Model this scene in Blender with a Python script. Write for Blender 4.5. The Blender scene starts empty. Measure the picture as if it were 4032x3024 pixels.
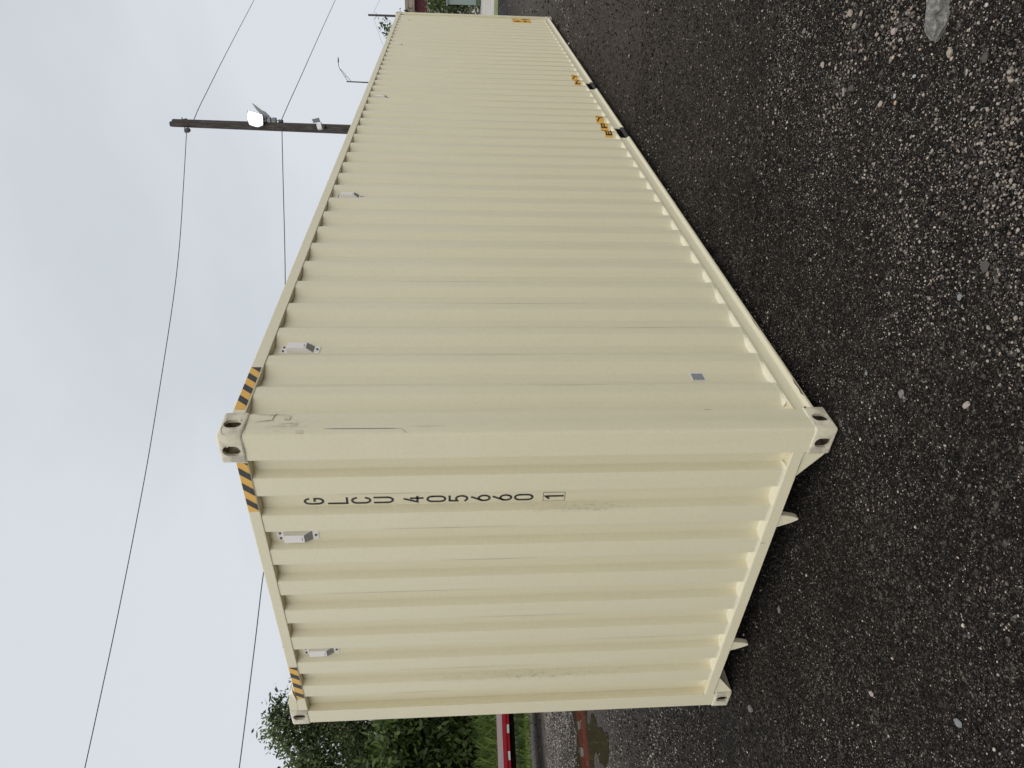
import bpy, bmesh, math, random
import numpy as np
from mathutils import Vector, Matrix, noise as mnoise

random.seed(7)
rng = np.random.default_rng(11)
SC = bpy.context.scene
COL = SC.collection
rad = math.radians

# ------------------------------------------------------------------ camera
CAM = Vector((-2.47258, -2.06344, 1.81941))
RIGHT = Vector((-0.06772601, -0.04006985, -0.99689899))      # photo taken with the phone turned on its side
DOWN = Vector((-0.58510437, 0.81092643, 0.00715528))
FWD = Vector((0.80812503, 0.58377456, -0.07836586))
FPX = 2758.573                                                # focal length in photo pixels (4032 wide)
cd = bpy.data.cameras.new('camera')
cam = bpy.data.objects.new('camera', cd); COL.objects.link(cam)
UPV = -DOWN; BACK = -FWD
cam.matrix_world = Matrix(((RIGHT.x, UPV.x, BACK.x, CAM.x), (RIGHT.y, UPV.y, BACK.y, CAM.y),
                           (RIGHT.z, UPV.z, BACK.z, CAM.z), (0, 0, 0, 1)))
cd.sensor_width = 36.0; cd.sensor_fit = 'HORIZONTAL'; cd.lens = 36.0 * FPX / 4032
cd.clip_start = 0.05; cd.clip_end = 2000
SC.camera = cam

# ------------------------------------------------------------------ light
SUN_DIR = Vector((-0.62, -0.38, 0.69)).normalized()          # towards the bright part of the cloud cover
sun_el = math.asin(SUN_DIR.z); sun_az = math.atan2(SUN_DIR.x, SUN_DIR.y)
world = bpy.data.worlds.new('World'); SC.world = world; world.use_nodes = True
wn = world.node_tree; wn.nodes.clear()
def N(nt, typ, **kw):
    n = nt.nodes.new(typ)
    for k, v in kw.items():
        if k.startswith('i_'):
            key = k[2:]
            n.inputs[int(key) if key.isdigit() else key.replace('_', ' ')].default_value = v
        else:
            setattr(n, k, v)
    return n
wo = N(wn, 'ShaderNodeOutputWorld'); bg = N(wn, 'ShaderNodeBackground'); bg.inputs['Strength'].default_value = 0.1
sky = N(wn, 'ShaderNodeTexSky', sky_type='NISHITA', sun_disc=False)
sky.sun_elevation = sun_el; sky.sun_rotation = sun_az; sky.dust_density = 3.0
hs = N(wn, 'ShaderNodeHueSaturation'); hs.inputs['Saturation'].default_value = 0.25
tc = N(wn, 'ShaderNodeTexCoord')
mp = N(wn, 'ShaderNodeMapping'); mp.inputs['Scale'].default_value = (1.0, 1.0, 1.8)
nz = N(wn, 'ShaderNodeTexNoise'); nz.inputs['Scale'].default_value = 1.7; nz.inputs['Detail'].default_value = 5; nz.inputs['Roughness'].default_value = 0.5; nz.inputs['Distortion'].default_value = 0.2
cr = N(wn, 'ShaderNodeValToRGB')
cr.color_ramp.elements[0].position = 0.33; cr.color_ramp.elements[0].color = (4.78, 5.11, 5.48, 1)
cr.color_ramp.elements[1].position = 0.57; cr.color_ramp.elements[1].color = (5.46, 5.78, 6.17, 1)
mx = N(wn, 'ShaderNodeMix', data_type='RGBA'); mx.inputs[0].default_value = 0.94   # cloud deck over the clear sky
wn.links.new(sky.outputs[0], hs.inputs['Color'])
wn.links.new(tc.outputs['Generated'], mp.inputs[0]); wn.links.new(mp.outputs[0], nz.inputs['Vector'])
wn.links.new(nz.outputs[0], cr.inputs[0])
wn.links.new(hs.outputs[0], mx.inputs[6]); wn.links.new(cr.outputs[0], mx.inputs[7])
wn.links.new(mx.outputs[2], bg.inputs['Color']); wn.links.new(bg.outputs[0], wo.inputs[0])
sl = bpy.data.lights.new('sun', 'SUN'); sl.energy = 1.5; sl.angle = rad(165); sl.color = (1.0, 0.965, 0.90)
so = bpy.data.objects.new('sun', sl); COL.objects.link(so)
so.rotation_euler = (-SUN_DIR).to_track_quat('-Z', 'Y').to_euler(); so.location = (-20, -18, 30)
vs = SC.view_settings
vs.view_transform = 'Standard'; vs.look = 'None'; vs.gamma = 1.0; vs.use_curve_mapping = False; vs.exposure = 0.38

# ------------------------------------------------------------------ helpers
def ray(px, py):
    return RIGHT * ((px - 2016) / FPX) + DOWN * ((py - 1512) / FPX) + FWD
def at(px, py, depth):                         # a measured photo pixel at a chosen depth in metres
    return CAM + ray(px, py) * depth
def on_ground(px, py, z=0.0):
    d = ray(px, py); return CAM + d * ((z - CAM.z) / d.z)
def polar(az, dist, z=0.0):                    # azimuth (deg) and distance from the standpoint
    return Vector((CAM.x + math.cos(rad(az)) * dist, CAM.y + math.sin(rad(az)) * dist, z))

def nvec(q):                                   # repeatable vector noise
    return Vector((mnoise.noise(q), mnoise.noise(q + Vector((17.3, 5.1, 9.7))), mnoise.noise(q + Vector((3.9, 31.7, 23.1)))))

class MB:
    def __init__(s): s.v = []; s.f = []; s.m = []
    def poly(s, pts, mi=0):
        b = len(s.v); s.v += [tuple(p) for p in pts]; s.f.append(tuple(range(b, b + len(pts)))); s.m.append(mi); return s
    def box(s, x0, x1, y0, y1, z0, z1, mi=0):
        b = len(s.v)
        s.v += [(x, y, z) for z in (z0, z1) for y in (y0, y1) for x in (x0, x1)]
        for q in ((0, 2, 3, 1), (4, 5, 7, 6), (0, 1, 5, 4), (1, 3, 7, 5), (3, 2, 6, 7), (2, 0, 4, 6)):
            s.f.append(tuple(b + i for i in q)); s.m.append(mi)
        return s
    def loft(s, rings, cap=True, closed=True, mi=0):
        b = len(s.v); n = len(rings[0])
        for r in rings: s.v += [tuple(p) for p in r]
        for i in range(len(rings) - 1):
            for j in range(n if closed else n - 1):
                a = b + i * n + j; c = b + i * n + (j + 1) % n
                s.f.append((a, c, c + n, a + n)); s.m.append(mi)
        if cap and closed:
            s.f.append(tuple(b + i for i in reversed(range(n)))); s.m.append(mi)
            e = b + (len(rings) - 1) * n
            s.f.append(tuple(e + i for i in range(n))); s.m.append(mi)
        return s
    def prism(s, pts2, axis, a, b, mi=0):       # polygon in the two other axes, pushed along axis
        def put(p, t):
            if axis == 'x': return (t, p[0], p[1])
            if axis == 'y': return (p[0], t, p[1])
            return (p[0], p[1], t)
        return s.loft([[put(p, a) for p in pts2], [put(p, b) for p in pts2]], mi=mi)
    def tube(s, pts, r, n=8, mi=0):
        pts = [Vector(p) for p in pts]
        rr = r if isinstance(r, (list, tuple)) else [r] * len(pts)
        rings = []
        ref = Vector((0.13, 0.31, 1)).normalized()
        for i, p in enumerate(pts):
            t = (pts[min(i + 1, len(pts) - 1)] - pts[max(i - 1, 0)]).normalized()
            u = t.cross(ref if abs(t.dot(ref)) < 0.95 else Vector((1, 0, 0))).normalized(); w = t.cross(u)
            rings.append([p + (u * math.cos(2 * math.pi * k / n) + w * math.sin(2 * math.pi * k / n)) * rr[i] for k in range(n)])
        return s.loft(rings, mi=mi)
    def build(s, name, mats, parent=None, smooth=False, bevel=0.0, seg=2, angle=None, fix=True):
        me = bpy.data.meshes.new(name); me.from_pydata(s.v, [], s.f)
        mats = mats if isinstance(mats, (list, tuple)) else [mats]
        for m in mats: me.materials.append(m)
        me.polygons.foreach_set('material_index', s.m)
        if fix or bevel:
            bm = bmesh.new(); bm.from_mesh(me)
            if fix: bmesh.ops.recalc_face_normals(bm, faces=bm.faces)
            if bevel:
                es = [e for e in bm.edges if len(e.link_faces) == 2 and e.calc_face_angle(0) > 0.5]
                bmesh.ops.bevel(bm, geom=es, offset=bevel, segments=seg, profile=0.5, affect='EDGES', clamp_overlap=True)
            bm.to_mesh(me); bm.free()
        if smooth:
            me.polygons.foreach_set('use_smooth', [True] * len(me.polygons))
            if angle: me.set_sharp_from_angle(angle=rad(angle))
        me.update()
        return link(name, me, parent)
def link(name, me, parent=None):
    o = bpy.data.objects.new(name, me); COL.objects.link(o)
    if parent: o.parent = parent
    return o
def empty(name, loc=(0, 0, 0), label=None, cat=None, group=None):
    o = bpy.data.objects.new(name, None); COL.objects.link(o); o.location = loc; o.empty_display_size = 0.2
    return tag(o, label, cat, group)
def tag(o, label=None, cat=None, group=None, kind=None):
    if label: o['label'] = label
    if cat: o['category'] = cat
    if group: o['group'] = group
    if kind: o['kind'] = kind
    return o
def dup(o, parent=None):
    c = o.copy(); COL.objects.link(c)
    if parent: c.parent = parent
    for ch in list(o.children): dup(ch, c)
    return c

# ------------------------------------------------------------------ materials
def mat(name, col=(0.5, 0.5, 0.5), rough=0.6, metal=0.0, spec=0.5):
    m = bpy.data.materials.new(name); m.use_nodes = True
    b = m.node_tree.nodes['Principled BSDF']
    b.inputs['Base Color'].default_value = (*col, 1); b.inputs['Roughness'].default_value = rough
    b.inputs['Metallic'].default_value = metal; b.inputs['Specular IOR Level'].default_value = spec
    return m
def nt_of(m): return m.node_tree, m.node_tree.nodes['Principled BSDF']
def coords(nt, scale=(1, 1, 1)):
    t = N(nt, 'ShaderNodeTexCoord'); p = N(nt, 'ShaderNodeMapping'); p.inputs['Scale'].default_value = scale
    nt.links.new(t.outputs['Object'], p.inputs[0]); return p.outputs[0]
def noise(nt, vec, scale, detail=4, rough=0.55):
    n = N(nt, 'ShaderNodeTexNoise'); n.inputs['Scale'].default_value = scale; n.inputs['Detail'].default_value = detail
    n.inputs['Roughness'].default_value = rough
    nt.links.new(vec, n.inputs['Vector']); return n.outputs[0]
def ramp(nt, fac, stops):
    r = N(nt, 'ShaderNodeValToRGB'); e = r.color_ramp.elements
    while len(e) < len(stops): e.new(0.5)
    for el, (p, c) in zip(e, stops):
        el.position = p; el.color = (c, c, c, 1) if isinstance(c, (int, float)) else (*c, 1)
    nt.links.new(fac, r.inputs[0]); return r.outputs[0]
def mixc(nt, fac, a, b, blend='MIX'):
    m = N(nt, 'ShaderNodeMix', data_type='RGBA', blend_type=blend)
    for sock, val in ((0, fac), (6, a), (7, b)):
        if isinstance(val, (int, float)): m.inputs[sock].default_value = val
        elif isinstance(val, tuple): m.inputs[sock].default_value = (*val, 1)
        else: nt.links.new(val, m.inputs[sock])
    return m.outputs[2]
def math_(nt, op, a, b=0.0, c=None, clamp=False):
    m = N(nt, 'ShaderNodeMath', operation=op); m.use_clamp = clamp
    for i, val in enumerate((a, b) if c is None else (a, b, c)):
        if isinstance(val, (int, float)): m.inputs[i].default_value = val
        else: nt.links.new(val, m.inputs[i])
    return m.outputs[0]
def bump(nt, h, bsdf, strength=0.3, dist=0.01):
    b = N(nt, 'ShaderNodeBump'); b.inputs['Strength'].default_value = strength; b.inputs['Distance'].default_value = dist
    nt.links.new(h, b.inputs['Height']); nt.links.new(b.outputs[0], bsdf.inputs['Normal'])
def sep(nt, vec):
    s = N(nt, 'ShaderNodeSeparateXYZ'); nt.links.new(vec, s.inputs[0]); return s.outputs
def band(nt, x, centre, half):                 # 1 at centre falling to 0 at +-half
    return math_(nt, 'SUBTRACT', 1.0, math_(nt, 'DIVIDE', math_(nt, 'ABSOLUTE', math_(nt, 'SUBTRACT', x, centre)), half), clamp=True)

IVORY = (0.768, 0.701, 0.497)
def make_paint(name, rusty=0.0, base=IVORY):
    m = mat(name, base, 0.42); nt, b = nt_of(m)
    v = coords(nt)
    big = noise(nt, v, 0.9, 3); fine = noise(nt, v, 55, 5, 0.7)
    streak = noise(nt, coords(nt, (9, 9, 0.45)), 2.2, 5, 0.65)
    c = mixc(nt, ramp(nt, big, [(0.3, 0.0), (0.75, 0.55)]), base, tuple(x * k for x, k in zip(base, (0.93, 0.935, 0.95))))
    c = mixc(nt, ramp(nt, streak, [(0.55, 0.0), (0.8, 0.35)]), c, tuple(x * 0.84 for x in base))
    c = mixc(nt, ramp(nt, fine, [(0.35, 0.22), (0.6, 0.0)]), c, tuple(x * 0.80 for x in base))
    x, y, z = sep(nt, v)
    # scuffed dirt: beside the number, and along the sixth flute of the end wall
    specks = ramp(nt, noise(nt, coords(nt, (40, 40, 14)), 1.6, 6, 0.75), [(0.53, 0.0), (0.64, 1.0)])
    d1 = math_(nt, 'MULTIPLY', band(nt, y, 0.519, 0.020), band(nt, z, 1.20, 0.34))
    d2 = math_(nt, 'MULTIPLY', band(nt, y, 2.012, 0.03), band(nt, z, 1.35, 0.75))
    d3 = math_(nt, 'MULTIPLY', band(nt, y, 0.0, 0.03), math_(nt, 'MULTIPLY', band(nt, x, 0.08, 0.11), band(nt, z, 2.62, 0.20)))
    dd = math_(nt, 'ADD', math_(nt, 'ADD', d1, math_(nt, 'MULTIPLY', d2, 0.6)), math_(nt, 'MULTIPLY', d3, 0.35))
    dm = math_(nt, 'MULTIPLY', math_(nt, 'MULTIPLY', dd, specks), 0.9, clamp=True)
    c = mixc(nt, dm, c, (0.16, 0.14, 0.09))
    dust = math_(nt, 'MULTIPLY', dd, 0.22, clamp=True)
    c = mixc(nt, dust, c, (0.36, 0.31, 0.19))
    if rusty:
        rn = noise(nt, v, 26, 6, 0.7); rn2 = noise(nt, v, 9, 3)
        msk = ramp(nt, math_(nt, 'ADD', rn, math_(nt, 'MULTIPLY', rn2, 0.5)), [(0.90 - rusty * 0.12, 0.0), (0.97 - rusty * 0.1, 1.0)])
        geo = N(nt, 'ShaderNodeNewGeometry')
        edge = ramp(nt, geo.outputs['Pointiness'], [(0.515, 0.0), (0.56, 1.0)])
        msk = math_(nt, 'MAXIMUM', msk, math_(nt, 'MULTIPLY', edge, ramp(nt, rn2, [(0.45, 0.0), (0.62, 0.8)])))
        c = mixc(nt, math_(nt, 'MULTIPLY', msk, 0.75), c, (0.13, 0.085, 0.06))
        c = mixc(nt, 0.35, c, (0.70, 0.65, 0.53))
    nt.links.new(c, b.inputs['Base Color'])
    r = ramp(nt, big, [(0.3, 0.38), (0.7, 0.52)]); nt.links.new(r, b.inputs['Roughness'])
    h = math_(nt, 'ADD', math_(nt, 'MULTIPLY', noise(nt, coords(nt, (2, 2, 0.8)), 1.7, 2), 1.0), math_(nt, 'MULTIPLY', noise(nt, v, 130, 2), 0.018))
    bump(nt, h, b, 0.30, 0.02)
    return m
PAINT = make_paint('ivory_paint')
CASTP = make_paint('chipped_ivory_paint', 0.55)
CAULK = mat('cream_sealant', (0.80, 0.745, 0.58), 0.5)
YELLOW = mat('amber_sticker', (0.78, 0.43, 0.06), 0.45)
BLACK = mat('black_print', (0.016, 0.017, 0.017), 0.5)
DARKST = mat('dark_steel', (0.05, 0.05, 0.052), 0.6)
UNDER = mat('dark_underside', (0.03, 0.028, 0.025), 0.9, spec=0.1)
VENTW = mat('white_plastic', (0.78, 0.745, 0.70), 0.45)
VENTG = mat('grey_louvre', (0.30, 0.30, 0.29), 0.6)
RIVET = mat('tarnished_rivet', (0.12, 0.10, 0.09), 0.5, 0.6)
SCRATCH = mat('dark_scratch', (0.085, 0.078, 0.075), 0.6)
SCRATB = mat('blue_grey_scrape', (0.16, 0.19, 0.27), 0.5)
SMUDGE = mat('grey_smudge', (0.63, 0.57, 0.415), 0.6)
PAPER = mat('blank_label', (0.78, 0.77, 0.76), 0.5)
for m_, s_ in ((YELLOW, 0.12), (BLACK, 0.3)):
    nt, b = nt_of(m_); base = tuple(b.inputs['Base Color'].default_value)[:3]
    c = mixc(nt, ramp(nt, noise(nt, coords(nt), 30, 5, 0.7), [(0.4, 0.0), (0.75, 1.0)]), base, tuple(min(1, x * (1 - s_) + 0.03) for x in base))
    nt.links.new(c, b.inputs['Base Color'])

def ground_material():
    m = mat('asphalt_millings', (0.04, 0.036, 0.034), 0.75); nt, b = nt_of(m)
    v = coords(nt); x, y, z = sep(nt, v)
    big = noise(nt, v, 0.55, 4, 0.6); mid = noise(nt, v, 4.5, 5, 0.65); fine = noise(nt, v, 90, 4, 0.7)
    c = mixc(nt, ramp(nt, mid, [(0.3, 0.0), (0.7, 1.0)]), (0.0036, 0.0030, 0.0027), (0.0135, 0.0108, 0.0094))
    c = mixc(nt, ramp(nt, big, [(0.42, 0.0), (0.68, 0.7)]), c, (0.024, 0.0192, 0.0165))
    c = mixc(nt, math_(nt, 'MULTIPLY', math_(nt, 'SUBTRACT', y, 3.0), 0.22, clamp=True), c, (0.085, 0.077, 0.071))
    farr = math_(nt, 'MULTIPLY', math_(nt, 'MULTIPLY', math_(nt, 'SUBTRACT', x, 1.5), 0.12, clamp=True), math_(nt, 'SUBTRACT', 1.6, y, clamp=True))
    c = mixc(nt, math_(nt, 'MULTIPLY', farr, ramp(nt, noise(nt, v, 1.1, 5, 0.65), [(0.3, 0.45), (0.7, 1.0)])), c, (0.098, 0.081, 0.068))
    # worn brown track beside the container
    wob = math_(nt, 'ADD', y, math_(nt, 'MULTIPLY', noise(nt, v, 0.8, 3), 0.8))
    trk = math_(nt, 'MULTIPLY', band(nt, wob, -0.45, 0.75), ramp(nt, math_(nt, 'MULTIPLY', x, 0.1), [(0.22, 0.0), (0.6, 1.0)]))
    c = mixc(nt, math_(nt, 'MULTIPLY', trk, 0.75), c, (0.085, 0.067, 0.053))
    # the grit: many small chips of differing tone
    clus = ramp(nt, noise(nt, v, 2.1, 4, 0.6), [(0.35, 0.25), (0.65, 1.0)])
    for sc_, lo, hi, amt, jit in ((210, 0.0, 0.30, 1.0, 1.0), (115, 0, 0, 0.9, 1.0), (60, 0.0, 0.26, 0.75, 1.0), (30, 0.0, 0.17, 0.35, 1.0)):
        vo = N(nt, 'ShaderNodeTexVoronoi'); vo.inputs['Scale'].default_value = sc_; vo.inputs['Randomness'].default_value = jit
        nt.links.new(v, vo.inputs['Vector'])
        cell = sep(nt, vo.outputs['Color'])
        pale = math_(nt, 'MULTIPLY', ramp(nt, cell[0], [(0.72, 0.0), (0.93, 1.0)]), clus)
        body = ramp(nt, vo.outputs['Distance'], [(0.30, 1.0), (0.46, 0.0)])
        tone = mixc(nt, cell[1], (0.085, 0.072, 0.062), (0.40, 0.35, 0.30))
        c = mixc(nt, math_(nt, 'MULTIPLY', math_(nt, 'MULTIPLY', pale, body), amt), c, tone)
        greyc = math_(nt, 'MULTIPLY', ramp(nt, cell[1], [(0.62, 0.0), (0.66, 1.0)]), body)
        c = mixc(nt, math_(nt, 'MULTIPLY', greyc, 0.45 * amt), c, (0.095, 0.081, 0.070))
        dark = ramp(nt, cell[2], [(0.0, 0.8), (0.4, 0.0)])
        c = mixc(nt, math_(nt, 'MULTIPLY', dark, 0.6), c, (0.004, 0.0035, 0.0032))
    nt.links.new(c, b.inputs['Base Color'])
    nt.links.new(ramp(nt, big, [(0.3, 0.60), (0.7, 0.85)]), b.inputs['Roughness'])
    b.inputs['Specular IOR Level'].default_value = 0.07
    vo2 = N(nt, 'ShaderNodeTexVoronoi'); vo2.inputs['Scale'].default_value = 75; nt.links.new(v, vo2.inputs['Vector'])
    h = math_(nt, 'ADD', math_(nt, 'MULTIPLY', fine, 0.5), math_(nt, 'MULTIPLY', vo2.outputs['Distance'], -0.8))
    h = math_(nt, 'ADD', h, math_(nt, 'MULTIPLY', mid, 2.0))
    bump(nt, h, b, 0.9, 0.012)
    return m
GROUND = ground_material()
def tone_material(name, rough=0.75):
    m = mat(name, (0.2, 0.2, 0.2), rough, spec=0.15); nt, b = nt_of(m)
    a = N(nt, 'ShaderNodeAttribute', attribute_name='tone')
    f = ramp(nt, noise(nt, coords(nt), 220, 4, 0.7), [(0.3, 0.72), (0.7, 1.15)])
    nt.links.new(mixc(nt, 1.0, a.outputs['Color'], f, 'MULTIPLY'), b.inputs['Base Color'])
    bump(nt, noise(nt, coords(nt), 160, 4, 0.7), b, 0.4, 0.004)
    return m
STONE = tone_material('stone')
def leaf_material(name, dark, light):
    m = bpy.data.materials.new(name); m.use_nodes = True; nt = m.node_tree
    b = nt.nodes['Principled BSDF']; b.inputs['Roughness'].default_value = 0.55; b.inputs['Specular IOR Level'].default_value = 0.25
    a = N(nt, 'ShaderNodeAttribute', attribute_name='tone')
    c = mixc(nt, sep(nt, a.outputs['Vector'])[0], dark, light)
    nt.links.new(c, b.inputs['Base Color'])
    tr = N(nt, 'ShaderNodeBsdfTranslucent'); nt.links.new(c, tr.inputs[0])
    ms = N(nt, 'ShaderNodeMixShader'); ms.inputs[0].default_value = 0.25
    nt.links.new(b.outputs[0], ms.inputs[1]); nt.links.new(tr.outputs[0], ms.inputs[2])
    nt.links.new(ms.outputs[0], nt.nodes['Material Output'].inputs[0])
    return m
LEAF = leaf_material('leaves', (0.022, 0.034, 0.014), (0.185, 0.235, 0.090))
LEAFD = leaf_material('dark_leaves', (0.010, 0.017, 0.005), (0.120, 0.170, 0.042))
BLADE = leaf_material('grass_blades', (0.024, 0.044, 0.008), (0.13, 0.195, 0.038))
BARK = mat('bark', (0.06, 0.05, 0.04), 0.9)
nt, b = nt_of(BARK); bump(nt, noise(nt, coords(nt, (6, 6, 1)), 6, 4), b, 0.6, 0.03)
def wood_material():
    m = mat('weathered_pole_wood', (0.09, 0.075, 0.062), 0.85); nt, b = nt_of(m)
    g = noise(nt, coords(nt, (14, 14, 0.7)), 2.6, 6, 0.7)
    c = ramp(nt, g, [(0.30, (0.014, 0.011, 0.010)), (0.5, (0.050, 0.041, 0.035)), (0.74, (0.135, 0.118, 0.10))])
    nt.links.new(c, b.inputs['Base Color']); bump(nt, g, b, 0.8, 0.02); return m
POLEW = wood_material()
GALV = mat('galvanised_steel', (0.22, 0.23, 0.24), 0.5, 0.5)
WIRE = mat('wire_sheath', (0.055, 0.058, 0.065), 0.6)
WHITE = mat('white_coat', (0.72, 0.71, 0.69), 0.5)
SOLAR = mat('solar_cells', (0.14, 0.15, 0.155), 0.3)
LAMP = bpy.data.materials.new('lit_lens'); LAMP.use_nodes = True
nt = LAMP.node_tree; nt.nodes.clear()
lo_ = N(nt, 'ShaderNodeOutputMaterial'); le_ = N(nt, 'ShaderNodeEmission'); le_.inputs[0].default_value = (1.0, 0.98, 0.90, 1); le_.inputs[1].default_value = 7
nt.links.new(le_.outputs[0], lo_.inputs[0])
RED = mat('red_trailer_paint', (0.29, 0.005, 0.016), 0.5, spec=0.3)
FRAMEB = mat('black_frame', (0.010, 0.006, 0.006), 0.9, spec=0.1)
DECK = mat('grey_deck_boards', (0.2, 0.18, 0.175), 0.9, spec=0.2)
nt, b = nt_of(DECK)
nt.links.new(ramp(nt, noise(nt, coords(nt, (1, 20, 4)), 2.5, 5), [(0.3, (0.14, 0.124, 0.122)), (0.7, (0.25, 0.22, 0.215))]), b.inputs['Base Color'])
REFL = mat('white_reflective_tape', (0.55, 0.54, 0.53), 0.4)
RUBBER = mat('tyre_rubber', (0.02, 0.02, 0.02), 0.85)
WATER = mat('muddy_water', (0.045, 0.037, 0.022), 0.04, spec=0.5); nt, b = nt_of(WATER)
b.inputs['IOR'].default_value = 1.33
bump(nt, noise(nt, coords(nt), 3.0, 3), b, 0.03, 0.02)
GRASSM = mat('grass_ground', (0.07, 0.10, 0.03), 0.9); nt, b = nt_of(GRASSM)
nt.links.new(ramp(nt, noise(nt, coords(nt), 1.3, 5, 0.7), [(0.3, (0.085, 0.115, 0.03)), (0.7, (0.19, 0.225, 0.07))]), b.inputs['Base Color'])

# ------------------------------------------------------------------ ground
mb = MB()
R_ = 700
mb.poly([(-R_, -R_, -0.004), (R_, -R_, -0.004), (R_, R_, -0.004), (-R_, R_, -0.004)])
ground = mb.build('ground', GROUND); tag(ground, kind='structure')

def sheet(name, pts, m, z):
    o = MB().poly([(p[0], p[1], z) for p in pts]).build(name, m)
    if o.data.polygons[0].normal.z < 0: o.data.flip_normals()
    return tag(o, kind='structure')
sheet('grass_verge', [polar(52, 19.6), polar(56, 19.9), polar(58, 20.1), polar(60, 20.0), polar(62, 20.4), polar(64, 20.3), polar(66, 20.6), polar(72, 20.6), polar(80, 21), polar(80, 70), polar(48, 70)], GRASSM, 0.004)
sheet('far_grass', [polar(-14, 33.4), polar(0, 33.4), polar(16, 33.6), polar(16, 120), polar(-14, 120)], GRASSM, 0.0)
CONC = mat('pale_road', (0.40, 0.37, 0.33), 0.85); nt, b = nt_of(CONC)
nt.links.new(ramp(nt, noise(nt, coords(nt), 0.8, 5, 0.7), [(0.3, (0.33, 0.30, 0.265)), (0.7, (0.46, 0.43, 0.39))]), b.inputs['Base Color'])
sheet('road', [polar(-14, 36.5), polar(0, 36.2), polar(16, 36.6), polar(16, 62), polar(-14, 62)], CONC, 0.008)
DIRT = mat('pale_dirt', (0.14, 0.125, 0.105), 0.95, spec=0.15); nt, b = nt_of(DIRT)
nt.links.new(ramp(nt, noise(nt, coords(nt), 2.4, 6, 0.75), [(0.30, (0.055, 0.046, 0.037)), (0.68, (0.19, 0.17, 0.15))]), b.inputs['Base Color'])
bump(nt, noise(nt, coords(nt), 14, 4), b, 0.5, 0.03)
wob_ = lambda a: 0.55 * mnoise.noise(Vector((a * 0.9, 0, 0))) + 0.35 * mnoise.noise(Vector((a * 3.1, 3, 0))) + 0.25 * mnoise.noise(Vector((a * 9, 7, 0)))
sheet('dirt_strip', [polar(a, (14.2 + wob_(a)) / math.cos(rad(a - 35.84)) / 1.0) for a in np.arange(48, 78.1, 0.12)] + [polar(a, 23.5) for a in (78, 70, 60, 48)], DIRT, 0.0005)

# puddle outline measured on the ground
pud = [(3.75, 8.9), (3.56, 8.87), (3.2, 8.72), (3.116, 8.663), (2.96, 8.9), (2.871, 9.118), (2.87, 9.299), (2.5, 9.6), (2.1, 9.75), (1.75, 9.3), (1.9, 8.6),
       (2.03, 7.95), (2.10, 7.70), (2.164, 7.62), (2.152, 7.397), (2.05, 7.25), (1.95, 7.2), (1.87, 7.1), (1.795, 7.02), (1.73, 6.9), (1.706, 6.593), (1.80, 6.46), (1.912, 6.416), (2.02, 6.6), (2.15, 6.72), (2.253, 6.95), (2.309, 6.98),
       (2.42, 7.02), (2.55, 7.12), (2.60, 7.28), (2.62, 7.5), (2.742, 7.677), (2.814, 7.569), (3.2, 7.3), (3.6, 7.5), (3.9, 8.2)]
def smooth_loop(pts, n=5, amp=0.03):
    out = []
    L = len(pts)
    for i in range(L):
        p0, p1, p2, p3 = (Vector(pts[(i + k) % L] + (0,)) for k in (-1, 0, 1, 2))
        for k in range(n):
            t = k / n
            q = 0.5 * ((2 * p1) + (p2 - p0) * t + (2 * p0 - 5 * p1 + 4 * p2 - p3) * t * t + (3 * p1 - p0 - 3 * p2 + p3) * t ** 3)
            o = nvec(q * 3.1) * amp + nvec(q * 11) * amp * 0.6
            out.append((q.x + o.x, q.y + o.y))
    return out
sheet('puddle', smooth_loop(pud), WATER, 0.0015)

# ------------------------------------------------------------------ the shipping container
L_, W_, H_ = 12.192, 2.438, 2.896
box = empty('shipping_container', (0, 0, 0), 'long ivory corrugated shipping container with yellow and black corner stripes', 'shipping container')

def round_poly(pts, r, n=4):
    out = [pts[0]]
    for i in range(1, len(pts) - 1):
        p0, p1, p2 = (Vector((*pts[i + k], 0)) for k in (-1, 0, 1))
        a = (p0 - p1); c = (p2 - p1)
        ang = math.pi - a.angle(c)
        t = min(r * math.tan(ang / 2), a.length * 0.42, c.length * 0.42)
        s = p1 + a.normalized() * t; e = p1 + c.normalized() * t
        for k in range(n + 1):
            u = k / n
            q = (1 - u) ** 2 * s + 2 * u * (1 - u) * p1 + u * u * e
            out.append((q.x, q.y))
    out.append(pts[-1]); return out

# side wall corrugation: along x, depth in y
PS, DS0, DS1 = 0.2802, 0.009, 0.045
side_pts = [(0.15, DS1)]
k = 0
while 0.313 + PS * k + 0.072 + 0.068 < L_ - 0.16:
    a = 0.313 + PS * k
    side_pts += [(a - 0.068, DS1), (a, DS0), (a + 0.072, DS0), (a + 0.14, DS1)]; k += 1
side_pts.append((L_ - 0.15, DS1))
side_prof = round_poly(side_pts, 0.026, 4)
# end wall corrugation: along y, depth in x
PE, DE0, DE1 = 0.2495, 0.010, 0.0556
end_pts = [(0.145, DE1)]
for k in range(8):
    a = 0.270 + PE * k
    end_pts += [(a - 0.019, DE1), (a, DE0), (a + 0.115, DE0), (a + 0.134, DE1)]
end_pts.append((W_ - 0.145, DE1))
end_prof = round_poly(end_pts, 0.0075, 3)
sx = np.array([p[0] for p in side_prof]); sd = np.array([p[1] for p in side_prof])
def side_depth(x): return float(np.interp(x, sx, sd))

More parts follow.
